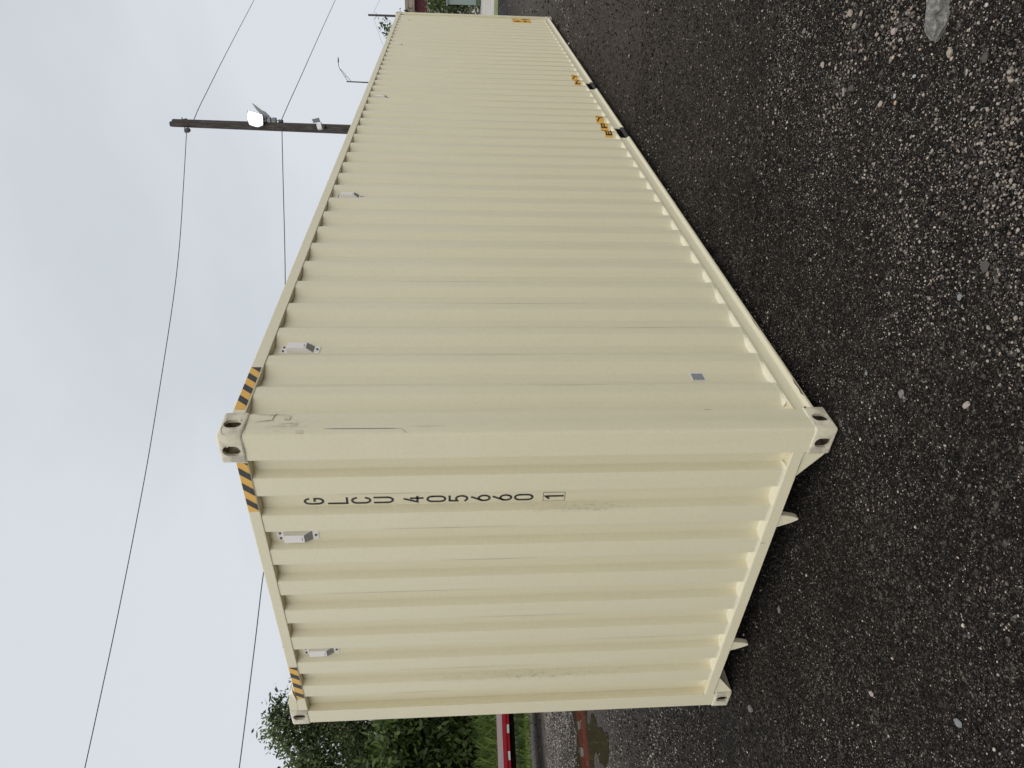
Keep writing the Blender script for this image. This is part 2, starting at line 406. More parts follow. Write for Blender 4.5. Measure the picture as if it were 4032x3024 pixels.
def corrugated(name, prof, z0, z1, along):
    m = MB(); zs = [z0, z0 + 0.8, z0 + 1.7, z1]
    put = (lambda p, z: (p[0], p[1], z)) if along == 'x' else (lambda p, z: (p[1], p[0], z))
    m.loft([[put(p, z) for p in prof] for z in zs], cap=False, closed=False)
    o = m.build(name, PAINT, box, smooth=True, fix=False)
    return o
sp = corrugated('side_panel', side_prof, 0.155, 2.815, 'x')
s2 = dup(sp, box); s2.scale = (1, -1, 1); s2.location = (0, W_, 0)
ep = corrugated('end_panel', end_prof, 0.180, 2.790, 'y')

# corner posts
def post_mesh():
    pts = [(0.004, 0.150)]
    for k in range(7):
        t = math.pi + k / 6 * math.pi / 2
        pts.append((0.004 + 0.016 + 0.016 * math.cos(t), 0.004 + 0.016 + 0.016 * math.sin(t)))
    pts += [(0.094, 0.004), (0.099, 0.0055), (0.165, 0.0055), (0.165, 0.070), (0.070, 0.150)]
    return MB().prism(pts, 'z', 0.112, H_ - 0.112).build('corner_post', PAINT, box, smooth=True, angle=25)
post = post_mesh()
def corner_copies(o):
    for sx_, sy_ in ((1, -1), (-1, 1), (-1, -1)):
        c = o.copy(); COL.objects.link(c); c.parent = box
        c.scale = (sx_, sy_, o.scale[2]); c.location = (0 if sx_ > 0 else L_, 0 if sy_ > 0 else W_, o.location[2])
corner_copies(post)

# corner castings with their slotted holes
def stadium(cx, cy, w, h, n=10):
    r = w / 2; s = h / 2 - r; pts = []
    for k in range(n + 1): t = math.pi * k / n; pts.append((cx + r * math.cos(t), cy + s + r * math.sin(t)))
    for k in range(n + 1): t = math.pi + math.pi * k / n; pts.append((cx + r * math.cos(t), cy - s + r * math.sin(t)))
    return pts
INSIDE = mat('shaded_rusty_inside', (0.20, 0.165, 0.12), 0.9, spec=0.1)  # rust tone, darkened to paint in the shade deep inside the casting holes
def casting_mesh():
    body = MB().box(0, 0.178, 0, 0.162, 0, 0.116).build('casting_body', CASTP, None, bevel=0.012, seg=3)
    cut = MB().box(0.016, 0.164, 0.016, 0.148, 0.012, 0.103).build('casting_core', CASTP)
    cut2 = MB().prism(stadium(0.091, 0.055, 0.056, 0.080), 'y', -0.02, 0.03).build('casting_slot', CASTP)
    cut3 = MB().prism(stadium(0.088, 0.056, 0.056, 0.080), 'x', -0.02, 0.03).build('casting_slot_end', CASTP)
    cut4 = MB().prism(stadium(0.090, 0.081, 0.063, 0.105), 'z', -0.02, 0.02).build('casting_slot_flat', CASTP)
    for c in (cut, cut2, cut3, cut4):
        md = body.modifiers.new('b', 'BOOLEAN'); md.object = c; md.operation = 'DIFFERENCE'; md.solver = 'EXACT'
    dg = bpy.context.evaluated_depsgraph_get()
    me = bpy.data.meshes.new_from_object(body.evaluated_get(dg)); me.name = 'corner_casting'
    for c in (body, cut, cut2, cut3, cut4): bpy.data.objects.remove(c)
    me.polygons.foreach_set('use_smooth', [True] * len(me.polygons)); me.set_sharp_from_angle(angle=rad(35))
    me.materials.append(INSIDE)
    for p in me.polygons:
        c = p.center
        if 0.0155 < c.x < 0.1645 and 0.0155 < c.y < 0.1485 and 0.0115 < c.z < 0.1035: p.material_index = 1
    return me
cme = casting_mesh()
for z_, sz in ((0, 1), (H_, -1)):
    for sx_ in (1, -1):
        for sy_ in (1, -1):
            c = link('corner_casting', cme, box); c.scale = (sx_, sy_, sz)
            c.location = (0 if sx_ > 0 else L_, 0 if sy_ > 0 else W_, z_)

# rails
tr = MB().box(0.170, L_ - 0.170, 0.004, 0.064, 2.803, 2.866).build('top_side_rail', PAINT, box, bevel=0.004)
t2 = dup(tr, box); t2.scale = (1, -1, 1); t2.location = (0, W_, 0)
# bottom side rail: a folded channel with a lip, cut through by two fork pockets
rail = [(0.060, 0.160), (0.014, 0.160), (0.011, 0.157), (0.011, 0.150), (0.019, 0.142), (0.020, 0.088), (0.017, 0.080), (0.006, 0.070), (0.004, 0.064), (0.004, 0.053), (0.007, 0.049), (0.060, 0.049)]
brm = MB()
for a, b_ in ((0.168, 4.672), (5.000, 6.672), (7.000, L_ - 0.168)): brm.prism(rail, 'x', a, b_)
br = brm.build('bottom_side_rail', PAINT, box, smooth=True, angle=40)
b2 = dup(br, box); b2.scale = (1, -1, 1); b2.location = (0, W_, 0)
for a in (4.672, 6.672):
    fm = MB()
    fm.box(a - 0.004, a + 0.332, 0.030, 0.6, 0.146, 0.1505)
    MB().box(a + 0.0015, a + 0.3265, 0.013, 0.060, 0.151, 0.160).build('pocket_top_strip', PAINT, box)
    fm.box(a - 0.004, a + 0.332, 0.012, 0.6, 0.050, 0.060)
    fm.box(a - 0.006, a + 0.001, 0.026, 0.6, 0.060, 0.146); fm.box(a + 0.327, a + 0.334, 0.026, 0.6, 0.060, 0.146)
    fm.poly([(a, 0.58, 0.06), (a + 0.33, 0.58, 0.06), (a + 0.33, 0.58, 0.146), (a, 0.58, 0.146)])
    fm.build('fork_pocket', UNDER, box)
    MB().box(a + 0.002, a + 0.326, 0.006, 0.016, 0.054, 0.092).build('pocket_strap', DARKST, box, bevel=0.002)
# header and sill of the end frame
MB().box(0.006, 0.070, 0.158, W_ - 0.158, 2.780, 2.838).build('end_header', PAINT, box, bevel=0.004)
MB().prism([(2.055, 2.8385), (2.100, 2.868), (2.190, 2.892), (2.279, 2.893), (2.279, 2.8385)], 'x', 0.008, 0.16).build('header_corner_plate', PAINT, box, bevel=0.003)
MB().tube([(0.004, 2.00, 2.842), (0.003, 2.06, 2.846), (0.004, 2.10, 2.842), (0.003, 2.14, 2.836), (0.004, 2.165, 2.833)], [0.002, 0.006, 0.007, 0.006, 0.003], 6).build('caulk_smear', CAULK, box, smooth=True)
MB().box(0.003, 0.066, 0.148, W_ - 0.148, 0.126, 0.187).build('end_sill', PAINT, box, bevel=0.003)
MB().box(L_ - 0.07, L_ - 0.006, 0.158, W_ - 0.158, 2.780, 2.86).build('door_header', PAINT, box, bevel=0.004)
MB().box(L_ - 0.07, L_ - 0.003, 0.158, W_ - 0.158, 0.03, 0.187).build('door_sill', PAINT, box, bevel=0.004)
for y0 in (0.16, W_ / 2 + 0.006):
    d = MB().box(L_ - 0.05, L_ - 0.012, y0, y0 + W_ / 2 - 0.166, 0.19, 2.777).build('door', PAINT, box, bevel=0.004)
    for q in (0.28, 0.78): MB().tube([(L_ - 0.002, y0 + q, 0.1), (L_ - 0.002, y0 + q, 2.82)], 0.017).build('lock_rod', GALV, d)
MB().box(0.062, L_ - 0.062, 0.062, W_ - 0.062, 2.826, 2.852).build('roof_panel', PAINT, box)
MB().box(0.08, L_ - 0.08, 0.065, W_ - 0.065, 0.128, 0.153).build('floor', UNDER, box)
# corner gussets and gooseneck-tunnel plates under the sill
for pts in ([(0.158, 0.1265), (0.158, 0.018), (0.168, 0.016), (0.322, 0.1265)], [(2.104, 0.1265), (2.272, 0.004), (2.282, 0.004), (2.282, 0.1265)]):
    MB().prism(pts, 'x', 0.010, 0.030).build('gusset_plate', PAINT, box, bevel=0.002)
for y0 in (0.600, 1.722):
    MB().prism([(y0 - 0.004, 0.1265), (y0 + 0.004, 0.085), (y0 + 0.014, 0.045), (y0 + 0.023, 0.022), (y0 + 0.031, 0.014), (y0 + 0.040, 0.018),
                (y0 + 0.058, 0.048), (y0 + 0.075, 0.085), (y0 + 0.092, 0.1265)], 'x', 0.012, 0.045).build('tunnel_plate', PAINT, box, bevel=0.003)
# sealant beads along the foot of the walls
def bead(name, prof, along, z, edge):
    m = MB(); rings = []
    for i, p in enumerate(prof):
        if not (0.16 < p[0] < (L_ if along == 'x' else W_) - 0.16): continue
        w = 0.010 + 0.003 * mnoise.noise(Vector((p[0] * 9, 0.3, z)))
        q = [(p[1] + 0.002, z + w * 1.5), (p[1] - w * 0.35, z + w * 0.8), (max(edge + 0.006, p[1] - w * 1.3), z + 0.0035), (edge + 0.002, z + 0.0012)]
        rings.append([(p[0], d, zz) if along == 'x' else (d, p[0], zz) for d, zz in q])
    return m.loft(rings, cap=False, closed=False).build(name, CAULK, box, smooth=True)
bead('sealant_bead', side_prof, 'x', 0.160, 0.012)
bead('sealant_bead', end_prof, 'y', 0.187, 0.004)

# hazard stripe stickers
def clip(poly, a, b_):
    for lim, sg in ((a, 1), (b_, -1)):
        out = []
        for i in range(len(poly)):
            p, q = poly[i], poly[(i + 1) % len(poly)]
            ip, iq = sg * (p[0] - lim) >= 0, sg * (q[0] - lim) >= 0
            if ip: out.append(p)
            if ip != iq:
                t = (lim - p[0]) / (q[0] - p[0]); out.append((lim, p[1] + t * (q[1] - p[1])))
        poly = out
        if not poly: return poly
    return poly
def hazard(a, b_, z0, z1, tops, shift, put):
    m = MB(); m.poly([put(s, z, 0.0012) for s, z in ((a, z0), (b_, z0), (b_, z1), (a, z1))])
    st = m.build('hazard_sticker', YELLOW, box)
    for t0, t1 in tops:
        pl = clip([(t0, z1), (t1, z1), (t1 + shift, z0), (t0 + shift, z0)], a, b_)
        if len(pl) > 2: MB().poly([put(s, z, 0.0022) for s, z in pl]).build('black_stripe', BLACK, st)
sidep = lambda s, z, o: (s, 0.004 - o, z)
endp = lambda s, z, o: (0.006 - o, s, z)
hazard(0.200, 0.549, 2.812, 2.862, [(0.549, 0.593), (0.457, 0.500), (0.364, 0.407), (0.271, 0.314)], -0.044, sidep)
hazard(0.166, 0.483, 2.785, 2.833, [(0.094, 0.138), (0.191, 0.235), (0.288, 0.333), (0.389, 0.430)], 0.043, endp)
hazard(1.804, 2.143, 2.785, 2.833, [(1.760, 1.802), (1.859, 1.903), (1.960, 2.002), (2.062, 2.101)], 0.036, endp)

# stroke lettering -------------------------------------------------
def arc(cx, cy, rx, ry, a0, a1, n=10):
    return [(cx + rx * math.cos(rad(a0 + (a1 - a0) * k / n)), cy + ry * math.sin(rad(a0 + (a1 - a0) * k / n))) for k in range(n + 1)]
GL = {   # in a cell 0..1 wide, 0..1 high
    'G': [arc(.5, .70, .5, .30, 20, 180) + arc(.5, .30, .5, .30, 180, 360) + [(1, .46), (.58, .46)]],
    'L': [[(0, 1), (0, 0), (1, 0)]],
    'C': [arc(.5, .70, .5, .30, 15, 180) + arc(.5, .30, .5, .30, 180, 345)],
    'U': [[(0, 1)] + arc(.5, .30, .5, .30, 180, 360) + [(1, 1)]],
    '4': [[(.62, 1), (0, .28), (1, .28)], [(.72, .62), (.72, 0)]],
    '0': [arc(.5, .70, .5, .30, 0, 180) + arc(.5, .30, .5, .30, 180, 360) + [(1, .70)]],
    '5': [[(.95, 1), (.08, 1), (.04, .56)] + arc(.48, .32, .52, .32, 110, -140)],
    '6': [[(.72, 1), (.12, .50)] + arc(.5, .31, .5, .31, 150, 510, 18)],
    '1': [[(.18, .80), (.62, 1), (.62, 0)]],
    'E': [[(1, 1), (0, 1), (0, 0), (1, 0)], [(0, .52), (.8, .52)]],
    'M': [[(0, 0), (0, 1), (.5, .3), (1, 1), (1, 0)]],
    'P': [[(0, 0), (0, 1), (.6, 1)] + arc(.6, .74, .4, .26, 90, -90, 8) + [(0, .48)]],
    'T': [[(0, 1), (1, 1)], [(.5, 1), (.5, 0)]],
    'Y': [[(0, 1), (.5, .5), (1, 1)], [(.5, .5), (.5, 0)]],
    'O': [arc(.5, .62, .5, .38, 0, 180) + arc(.5, .38, .5, .38, 180, 360) + [(1, .62)]],
    'N': [[(0, 0), (0, 1), (1, 0), (1, 1)]],
    '9': [arc(.5, .69, .5, .31, -30, 330, 18) + [(.88, .50), (.28, 0)]],
    "'": [[(.5, 1), (.5, .72)]],
    '"': [[(.3, 1), (.3, .72)], [(.7, 1), (.7, .72)]],
    '2': [arc(.5, .70, .5, .30, 170, -30, 10) + [(0, 0), (1, 0)]],
    '.': [[(.4, .05), (.6, .05)]],
}
def letter(m, ch, x0, z0, w, h, t, put, step=0.008):
    for st in GL[ch]:
        pts = [Vector((x0 + t / 2 + px * (w - t), z0 + t / 2 + pz * (h - t))) for px, pz in st]
        dense = [pts[0]]
        for i in range(len(pts) - 1):
            n = max(1, int((pts[i + 1] - pts[i]).length / step))
            dense += [pts[i].lerp(pts[i + 1], (k + 1) / n) for k in range(n)]
        Lf, Rt = [], []
        for i, p in enumerate(dense):
            d0 = (p - dense[i - 1]).normalized() if i else None
            d1 = (dense[i + 1] - p).normalized() if i < len(dense) - 1 else None
            if d0 is None: d0 = d1
            if d1 is None: d1 = d0
            n0 = Vector((-d0.y, d0.x)); n1 = Vector((-d1.y, d1.x)); nn = n0 + n1
            if nn.length < 1e-4: nn = n0
            nn.normalize(); k_ = min(1.8, 1 / max(0.35, nn.dot(n0)))
            e = Vector((0, 0))
            if i == 0: e = -d1 * t * 0.5
            if i == len(dense) - 1: e = d0 * t * 0.5
            Lf.append(p + e + nn * t / 2 * k_); Rt.append(p + e - nn * t / 2 * k_)
        for i in range(len(dense) - 1):
            m.poly([put(*Lf[i]), put(*Lf[i + 1]), put(*Rt[i + 1]), put(*Rt[i])])
# the number down the end wall, in the flute beside the corner post
zs0 = lambda p: 1.8194 + ((2.562 - (p - 333) * 0.000727) - 1.8194) * 1.0222
nm = lambda u, z: (DE1 - 0.0012, 0.4925 - u, z)
for ch, p in zip('GLCU4056601', (333, 490, 643, 793, 990, 1143, 1292, 1443, 1590, 1735, 1943)):
    m = MB(); letter(m, ch, 0.0, zs0(p) - 0.1, 0.046, 0.1, 0.0112, nm)
    m.build('number_letter', BLACK, box, fix=False)
fr = MB(); zt, zb = zs0(1935), zs0(2087); t_ = 0.0024
for u0, u1, z0, z1 in ((-0.008, 0.054, zt - t_, zt), (-0.008, 0.054, zb, zb + t_), (-0.008, -0.008 + t_, zb + t_, zt - t_), (0.054 - t_, 0.054, zb + t_, zt - t_)):
    fr.poly([nm(u0, z0), nm(u1, z0), nm(u1, z1), nm(u0, z1)])
fr.build('number_frame', BLACK, box, fix=False)
# amber stickers that follow the side corrugation
def side_sticker(x0, x1, z0, z1, rows, tw=0.015):
    m = MB(); xs = sorted(set([x0, x1] + [float(q) for q in sx if x0 < q < x1]))
    rings = [[(x, side_depth(x) - 0.0014, z) for z in (z0, z1)] for x in xs]
    st = m.loft(rings, cap=False, closed=False).build('lift_sticker', YELLOW, box, fix=False)
    put = lambda x, z: (x, side_depth(x) - 0.0028, z)
    for txt, a, b_, c0, c1 in rows:
        n = len(txt); cw = (b_ - a) / n
        for i, ch in enumerate(txt):
            t = MB(); letter(t, ch, a + i * cw + cw * 0.13, c0, cw * 0.74, c1 - c0, tw, put); t.build('sticker_letter', BLACK, st, fix=False)
side_sticker(4.738, 5.432, 0.203, 0.285, [('EMPTY', 4.745, 5.425, 0.212, 0.276)])
side_sticker(6.828, 7.392, 0.203, 0.285, [('ONLY', 6.835, 7.385, 0.212, 0.276)])
side_sticker(11.505, 11.875, 0.43, 0.77, [("9'6\"", 11.51, 11.87, 0.615, 0.75), ('2.9M', 11.51, 11.87, 0.45, 0.58)], 0.024)
def follow(name, x0, x1, z0, z1, off, m_):
    xs = [x0 + (x1 - x0) * k / 10 for k in range(11)]
    return MB().loft([[(x, side_depth(x) - off, z) for z in (z0, z1)] for x in xs], cap=False, closed=False).build(name, m_, box, fix=False)
follow('label', 0.463, 0.531, 0.503, 0.580, 0.0016, PAPER)
follow('label_panel', 0.469, 0.525, 0.510, 0.573, 0.0030, mat('label_grey', (0.27, 0.27, 0.28), 0.5))

# vents
def make_vent():
    v = MB().box(-0.034, 0.034, -0.003, 0, -0.105, 0.105).build('vent', VENTW, box, bevel=0.0012)
    c = MB()
    f = [(-0.031, -0.003, 0.071), (0.031, -0.003, 0.071), (0.031, -0.003, -0.074), (-0.031, -0.003, -0.074)]
    g = [(-0.026, -0.031, 0.066), (0.026, -0.031, 0.066), (0.026, -0.031, -0.036), (-0.026, -0.031, -0.036)]
    for q in ((g[0], g[1], g[2], g[3]), (f[0], f[1], g[1], g[0]), (f[1], f[2], g[2], g[1]), (f[3], f[0], g[0], g[3])): c.poly(q)
    c.build('vent_cover', VENTW, v)
    MB().poly([g[3], g[2], f[2], f[3]]).build('vent_louvre', VENTG, v)
    MB().box(-0.014, 0.010, -0.0325, -0.0305, -0.027, -0.024).build('vent_slot', VENTG, v)
    for x, z in ((-0.018, 0.088), (0.018, 0.088), (0.0, -0.090)):
        MB().tube([(x, -0.0025, z), (x, -0.0085, z)], 0.0062, 8).build('rivet', RIVET, v)
    return v
vent = make_vent()
spots = [((0.7735 + PS * j, DS1, 2.662), 0) for j in (0, 8, 19, 30, 38)] + [((DE1, y, 2.637), -math.pi / 2) for y in (0.707, 1.705)]
for i, (loc, rz) in enumerate(spots):
    v = vent if i == 0 else dup(vent, box)
    v.location = loc; v.rotation_euler = (0, 0, rz)

# scratches and smudges on the corner post and end wall (each has its own shape)
def ribbon(m, pts, w, put):
    for i in range(len(pts) - 1):
        a, b_ = Vector(pts[i]), Vector(pts[i + 1]); d = (b_ - a); n = Vector((-d.y, d.x)).normalized()
        w0 = w * (0.25 if i == 0 else 1); w1 = w * (0.25 if i == len(pts) - 2 else 1)
        m.poly([put(*(a + n * w0 / 2)), put(*(b_ + n * w1 / 2)), put(*(b_ - n * w1 / 2)), put(*(a - n * w0 / 2))])
ps = lambda x, z: (x, 0.0020, z)
def mark(name, m_, lines):
    for pts, w, put in lines:
        m = MB(); ribbon(m, pts, w, put); m.build(name, m_, box, fix=False)
mark('scratch', SCRATCH, [([(0.105, 2.744), (0.112, 2.70), (0.117, 2.669), (0.14, 2.667), (0.159, 2.662), (0.163, 2.650)], 0.0030, ps),
                          ([(0.162, 2.762), (0.158, 2.72), (0.155, 2.687), (0.154, 2.64), (0.153, 2.592)], 0.0018, ps),
                          ([(0.149, 2.69), (0.153, 2.67), (0.158, 2.66)], 0.0022, ps)])
mark('scratch', SCRATB, [([(0.051, 2.43), (0.050, 2.38), (0.049, 2.30), (0.048, 2.22), (0.047, 2.143), (0.046, 2.077)], 0.0038, ps),
                         ([(0.046, 2.077), (0.036, 2.066), (0.022, 2.058), (0.014, 2.042)], 0.0020, ps)])
mark('scratch', SCRATCH, [([(0.162, 0.62), (0.163, 0.60), (0.163, 0.57)], 0.0026, ps),
                          ([(0.060, 2.03), (0.059, 1.98), (0.060, 1.86)], 0.0012, ps),
                          ([(0.09, 2.64), (0.09, 2.58), (0.083, 2.543)], 0.0015, ps),
                          ([(0.07, 2.70), (0.069, 2.62), (0.067, 2.50)], 0.0012, ps)])
WEAR = mat('faint_wear', (0.40, 0.355, 0.24), 0.7)
for j in range(1, 16):
    xk = 0.385 + PS * (j - 1); zc = random.uniform(0.6, 2.6); zl = random.uniform(0.15, 0.5)
    mark('wear_line', WEAR, [([(xk + random.uniform(-.002, .003), zc - zl), (xk + random.uniform(-.002, .003), zc), (xk + .001, min(2.78, zc + zl))], 0.0022, lambda x, z: (x, side_depth(x) - 0.0012, z))])
for j in range(8):
    yk = 0.385 + PE * j - 0.006; zc = random.uniform(0.6, 2.4); zl = random.uniform(0.1, 0.5)
    mark('wear_line', WEAR, [([(yk, zc - zl), (yk + .002, zc), (yk, min(2.76, zc + zl))], 0.0020, lambda y, z: (DE0 - 0.0012, y, z))])
for a, b_, z0, z1 in ((0.017, 0.042, 2.517, 2.552), (0.120, 0.152, 2.59, 2.622), (0.078, 0.10, 2.55, 2.585)):
    MB().poly([(a, 0.0026, z0), (b_, 0.0026, z0 + 0.002), (b_ - 0.002, 0.0026, z1), (a + 0.001, 0.0026, z1 - 0.003)]).build('smudge', SMUDGE, box, fix=False)
# thin cracks and chips on the top casting
mark('paint_crack', SCRATCH, [([(0.135, 2.87), (0.05, 2.882), (0.02, 2.870), (0.004, 2.850)], 0.0022, lambda x, z: (x, -0.0006, z)),
                              ([(0.06, 2.875), (0.058, 2.845), (0.055, 2.81)], 0.0020, lambda x, z: (x, -0.0006, z)),
                              ([(0.118, 2.81), (0.108, 2.807), (0.128, 2.803)], 0.003, lambda x, z: (x, -0.0006, z))])
mark('seam', SCRATCH, [([(0.012, 2.7800), (0.07, 2.7802), (0.172, 2.7806)], 0.0035, lambda x, z: (x, -0.0006, z)),
                       ([(0.012, 2.7800), (0.08, 2.7801), (0.158, 2.7803)], 0.0030, lambda y, z: (-0.0006, y, z))])
mark('seam', SCRATCH, [([(0.322, 0.1290), (0.24, 0.1286), (0.160, 0.1288)], 0.0028, lambda y, z: (0.0024, y, z)),
                       ([(2.105, 0.1288), (2.20, 0.1286), (2.282, 0.1288)], 0.0024, lambda y, z: (0.0024, y, z)),
                       ([(0.800, 0.187), (0.803, 0.172), (0.800, 0.155)], 0.0030, lambda y, z: (0.0024, y, z))])
mark('rail_scuff', mat('rust_scuff', (0.17, 0.12, 0.09), 0.8), [([(0.42, 0.060), (0.38, 0.064), (0.33, 0.061), (0.29, 0.066), (0.27, 0.060)], 0.010, lambda x, z: (x, 0.0030, z)),
                                                             ([(1.05, 0.061), (0.99, 0.063), (0.90, 0.060)], 0.006, lambda x, z: (x, 0.0030, z)),
                                                             ([(0.176, 0.092), (0.170, 0.100), (0.160, 0.106)], 0.012, lambda x, z: (x, -0.0006, z))])

# ------------------------------------------------------------------ stones and gravel
def ico():
    t = (1 + 5 ** 0.5) / 2
    v = np.array([(-1, t, 0), (1, t, 0), (-1, -t, 0), (1, -t, 0), (0, -1, t), (0, 1, t), (0, -1, -t), (0, 1, -t), (t, 0, -1), (t, 0, 1), (-t, 0, -1), (-t, 0, 1)], float)
    f = np.array([(0, 11, 5), (0, 5, 1), (0, 1, 7), (0, 7, 10), (0, 10, 11), (1, 5, 9), (5, 11, 4), (11, 10, 2), (10, 7, 6), (7, 1, 8), (3, 9, 4), (3, 4, 2), (3, 2, 6), (3, 6, 8), (3, 8, 9), (4, 9, 5), (2, 4, 11), (6, 2, 10), (8, 6, 7), (9, 8, 1)])
    return v / np.linalg.norm(v[0]), f
octv = np.array([(1, 0, 0), (-1, 0, 0), (0, 1, 0), (0, -1, 0), (0, 0, 1), (0, 0, -1)], float)
octf = np.array([(4, 0, 2), (4, 2, 1), (4, 1, 3), (4, 3, 0), (5, 2, 0), (5, 1, 2), (5, 3, 1), (5, 0, 3)])
def value_noise(p, scale):
    return np.array([mnoise.noise(Vector((a * scale, b_ * scale, 1.7))) for a, b_ in p])
def tones_for(pts, r_, far):
    n = len(pts)
    clus = value_noise(pts, 1.3) * 0.7 + value_noise(pts, 0.35) * 0.6
    region = 0.045 + 0.055 * np.clip((-pts[:, 1] - 0.45) / 1.0, 0, 1) + 0.10 * far + 0.20 * np.clip((pts[:, 1] - 3) / 4, 0, 1)
    trk = np.exp(-((pts[:, 1] + 0.75) / 0.35) ** 2) * np.clip((pts[:, 0] - 2) / 4, 0, 1)
    pp = np.clip(region * (1 + 1.9 * clus) * (1 - 0.7 * trk), 0.02, 0.7)
    u = rng.random(n); t = rng.random(n)
    dark = np.stack([0.005 + 0.032 * t ** 2.5, 0.0043 + 0.0265 * t ** 2.5, 0.0038 + 0.023 * t ** 2.5], 1)
    mid_ = np.stack([0.055 + 0.11 * t, 0.047 + 0.095 * t, 0.041 + 0.083 * t], 1)
    pale = np.stack([0.30 + 0.26 * t, 0.265 + 0.24 * t, 0.225 + 0.21 * t], 1)
    hue = rng.random((n, 1))
    pale = pale * np.where(hue < 0.2, np.array([[1.06, .93, .86]]), np.where(hue > 0.8, np.array([[.82, .92, 1.06]]), 1.0))
    out = np.where((u < pp)[:, None], pale, np.where((u < pp * 1.5 + 0.16)[:, None], mid_, dark))
    return out
def scatter(n, r0, r1, s0, s1, base, faces, pw, az0=-14, az1=84):
    az = np.radians(rng.uniform(az0, az1, n)); r_ = np.sqrt(rng.uniform(r0 * r0, r1 * r1, n))
    pts = np.stack([CAM.x + np.cos(az) * r_, CAM.y + np.sin(az) * r_], 1)
    keep = ~((pts[:, 0] > 0.25) & (pts[:, 0] < 12) & (pts[:, 1] > 0.12) & (pts[:, 1] < 2.3))
    keep &= ~((pts[:, 0] > -0.01) & (pts[:, 0] < 0.18) & (pts[:, 1] > -0.01) & (pts[:, 1] < 0.17))
    pts = pts[keep]; r_ = r_[keep]
    ang = np.degrees(np.arctan2(pts[:, 1] - CAM.y, pts[:, 0] - CAM.x))
    wet = (ang > 57.5) & (r_ > 9.6) & (r_ < 12.3) & (pts[:, 0] > 1.7) & (pts[:, 0] < 3.6) & (rng.random(len(pts)) < 0.96)
    pts = pts[~wet]; r_ = r_[~wet]; n = len(pts)
    size = s0 + (s1 - s0) * rng.random(n) ** pw
    k = len(base)
    rot = rng.uniform(0, 2 * np.pi, n)
    sc = size[:, None] * np.stack([rng.uniform(0.7, 1.5, n), rng.uniform(0.6, 1.1, n), rng.uniform(0.45, 0.85, n)], 1) * 0.5
    V = base[None] * (1 + rng.uniform(-0.22, 0.22, (n, k, 1))) * sc[:, None, :]
    c, s = np.cos(rot)[:, None], np.sin(rot)[:, None]
    X = V[..., 0] * c - V[..., 1] * s + pts[:, None, 0]; Y = V[..., 0] * s + V[..., 1] * c + pts[:, None, 1]
    Z = V[..., 2] + (sc[:, 2] * rng.uniform(0.1, 0.7, n))[:, None] - 0.004
    far = np.clip((r_ - 5) / 8, 0, 1)
    tone = tones_for(pts, r_, far)
    fc = (faces[None] + (np.arange(n) * k)[:, None, None]).reshape(-1, 3)
    return np.stack([X, Y, Z], 2).reshape(-1, 3), fc, np.repeat(tone, k, 0)
def np_mesh(name, V, F, T, material, nv=3):
    me = bpy.data.meshes.new(name)
    me.vertices.add(len(V)); me.vertices.foreach_set('co', V.astype(np.float32).ravel())
    me.loops.add(F.size); me.loops.foreach_set('vertex_index', F.astype(np.int32).ravel())
    me.polygons.add(len(F)); me.polygons.foreach_set('loop_start', np.arange(0, F.size, nv, dtype=np.int32))
    me.materials.append(material)
    at_ = me.attributes.new('tone', 'FLOAT_COLOR', 'POINT')
    at_.data.foreach_set('color', np.concatenate([T, np.ones((len(T), 1))], 1).astype(np.float32).ravel())
    me.update(calc_edges=True); me.validate()
    return me
iv, if_ = ico()
parts = [scatter(175000, 1.9, 4.3, 0.0030, 0.0090, octv, octf, 1.5, 0, 74), scatter(11000, 1.7, 4.3, 0.008, 0.017, iv, if_, 2.6),
         scatter(70000, 4.0, 7.5, 0.005, 0.018, octv, octf, 2.2, -8, 76), scatter(46000, 6.5, 14, 0.010, 0.030, octv, octf, 2.2),
         scatter(18000, 12, 34, 0.02, 0.06, octv, octf, 2.0), scatter(40000, 5.5, 13, 0.008, 0.022, octv, octf, 1.8, 48, 78), scatter(30000, 11.5, 16.6, 0.012, 0.030, octv, octf, 1.8, 50, 78), scatter(140, 1.6, 5.0, 0.013, 0.024, iv, if_, 1.5, -14, 26)]
def cluster(n, line, spread, s0, s1, base, faces, pale):
    line = np.array(line); seg = rng.integers(0, len(line) - 1, n); tt = rng.random(n)[:, None]
    pts = line[seg] * (1 - tt) + line[seg + 1] * tt + rng.normal(0, 1, (n, 2)) * spread
    size = s0 + (s1 - s0) * rng.random(n) ** 2.2; k = len(base); rot = rng.uniform(0, 2 * np.pi, n)
    sc = size[:, None] * np.stack([rng.uniform(0.7, 1.5, n), rng.uniform(0.6, 1.1, n), rng.uniform(0.45, 0.9, n)], 1) * 0.5
    V = base[None] * (1 + rng.uniform(-0.28, 0.28, (n, k, 1))) * sc[:, None, :]
    c, s = np.cos(rot)[:, None], np.sin(rot)[:, None]
    X = V[..., 0] * c - V[..., 1] * s + pts[:, None, 0]; Y = V[..., 0] * s + V[..., 1] * c + pts[:, None, 1]
    Z = V[..., 2] + (sc[:, 2] * rng.uniform(0.3, 0.9, n))[:, None] - 0.003
    t = rng.random((n, 1)); u = rng.random((n, 1)); hue = rng.random((n, 1))
    pl = np.concatenate([0.15 + 0.25 * t, 0.13 + 0.22 * t, 0.108 + 0.19 * t], 1) * np.where(hue < 0.2, np.array([[1.05, .93, .86]]), 1.0)
    dk = np.concatenate([0.02 + 0.07 * t, 0.017 + 0.06 * t, 0.015 + 0.053 * t], 1)
    T = np.where(u < pale, pl, dk)
    fc = (faces[None] + (np.arange(n) * k)[:, None, None]).reshape(-1, 3)
    return np.stack([X, Y, Z], 2).reshape(-1, 3), fc, np.repeat(T, k, 0)
gl = lambda *p: [tuple(on_ground(*q).xy) for q in p]
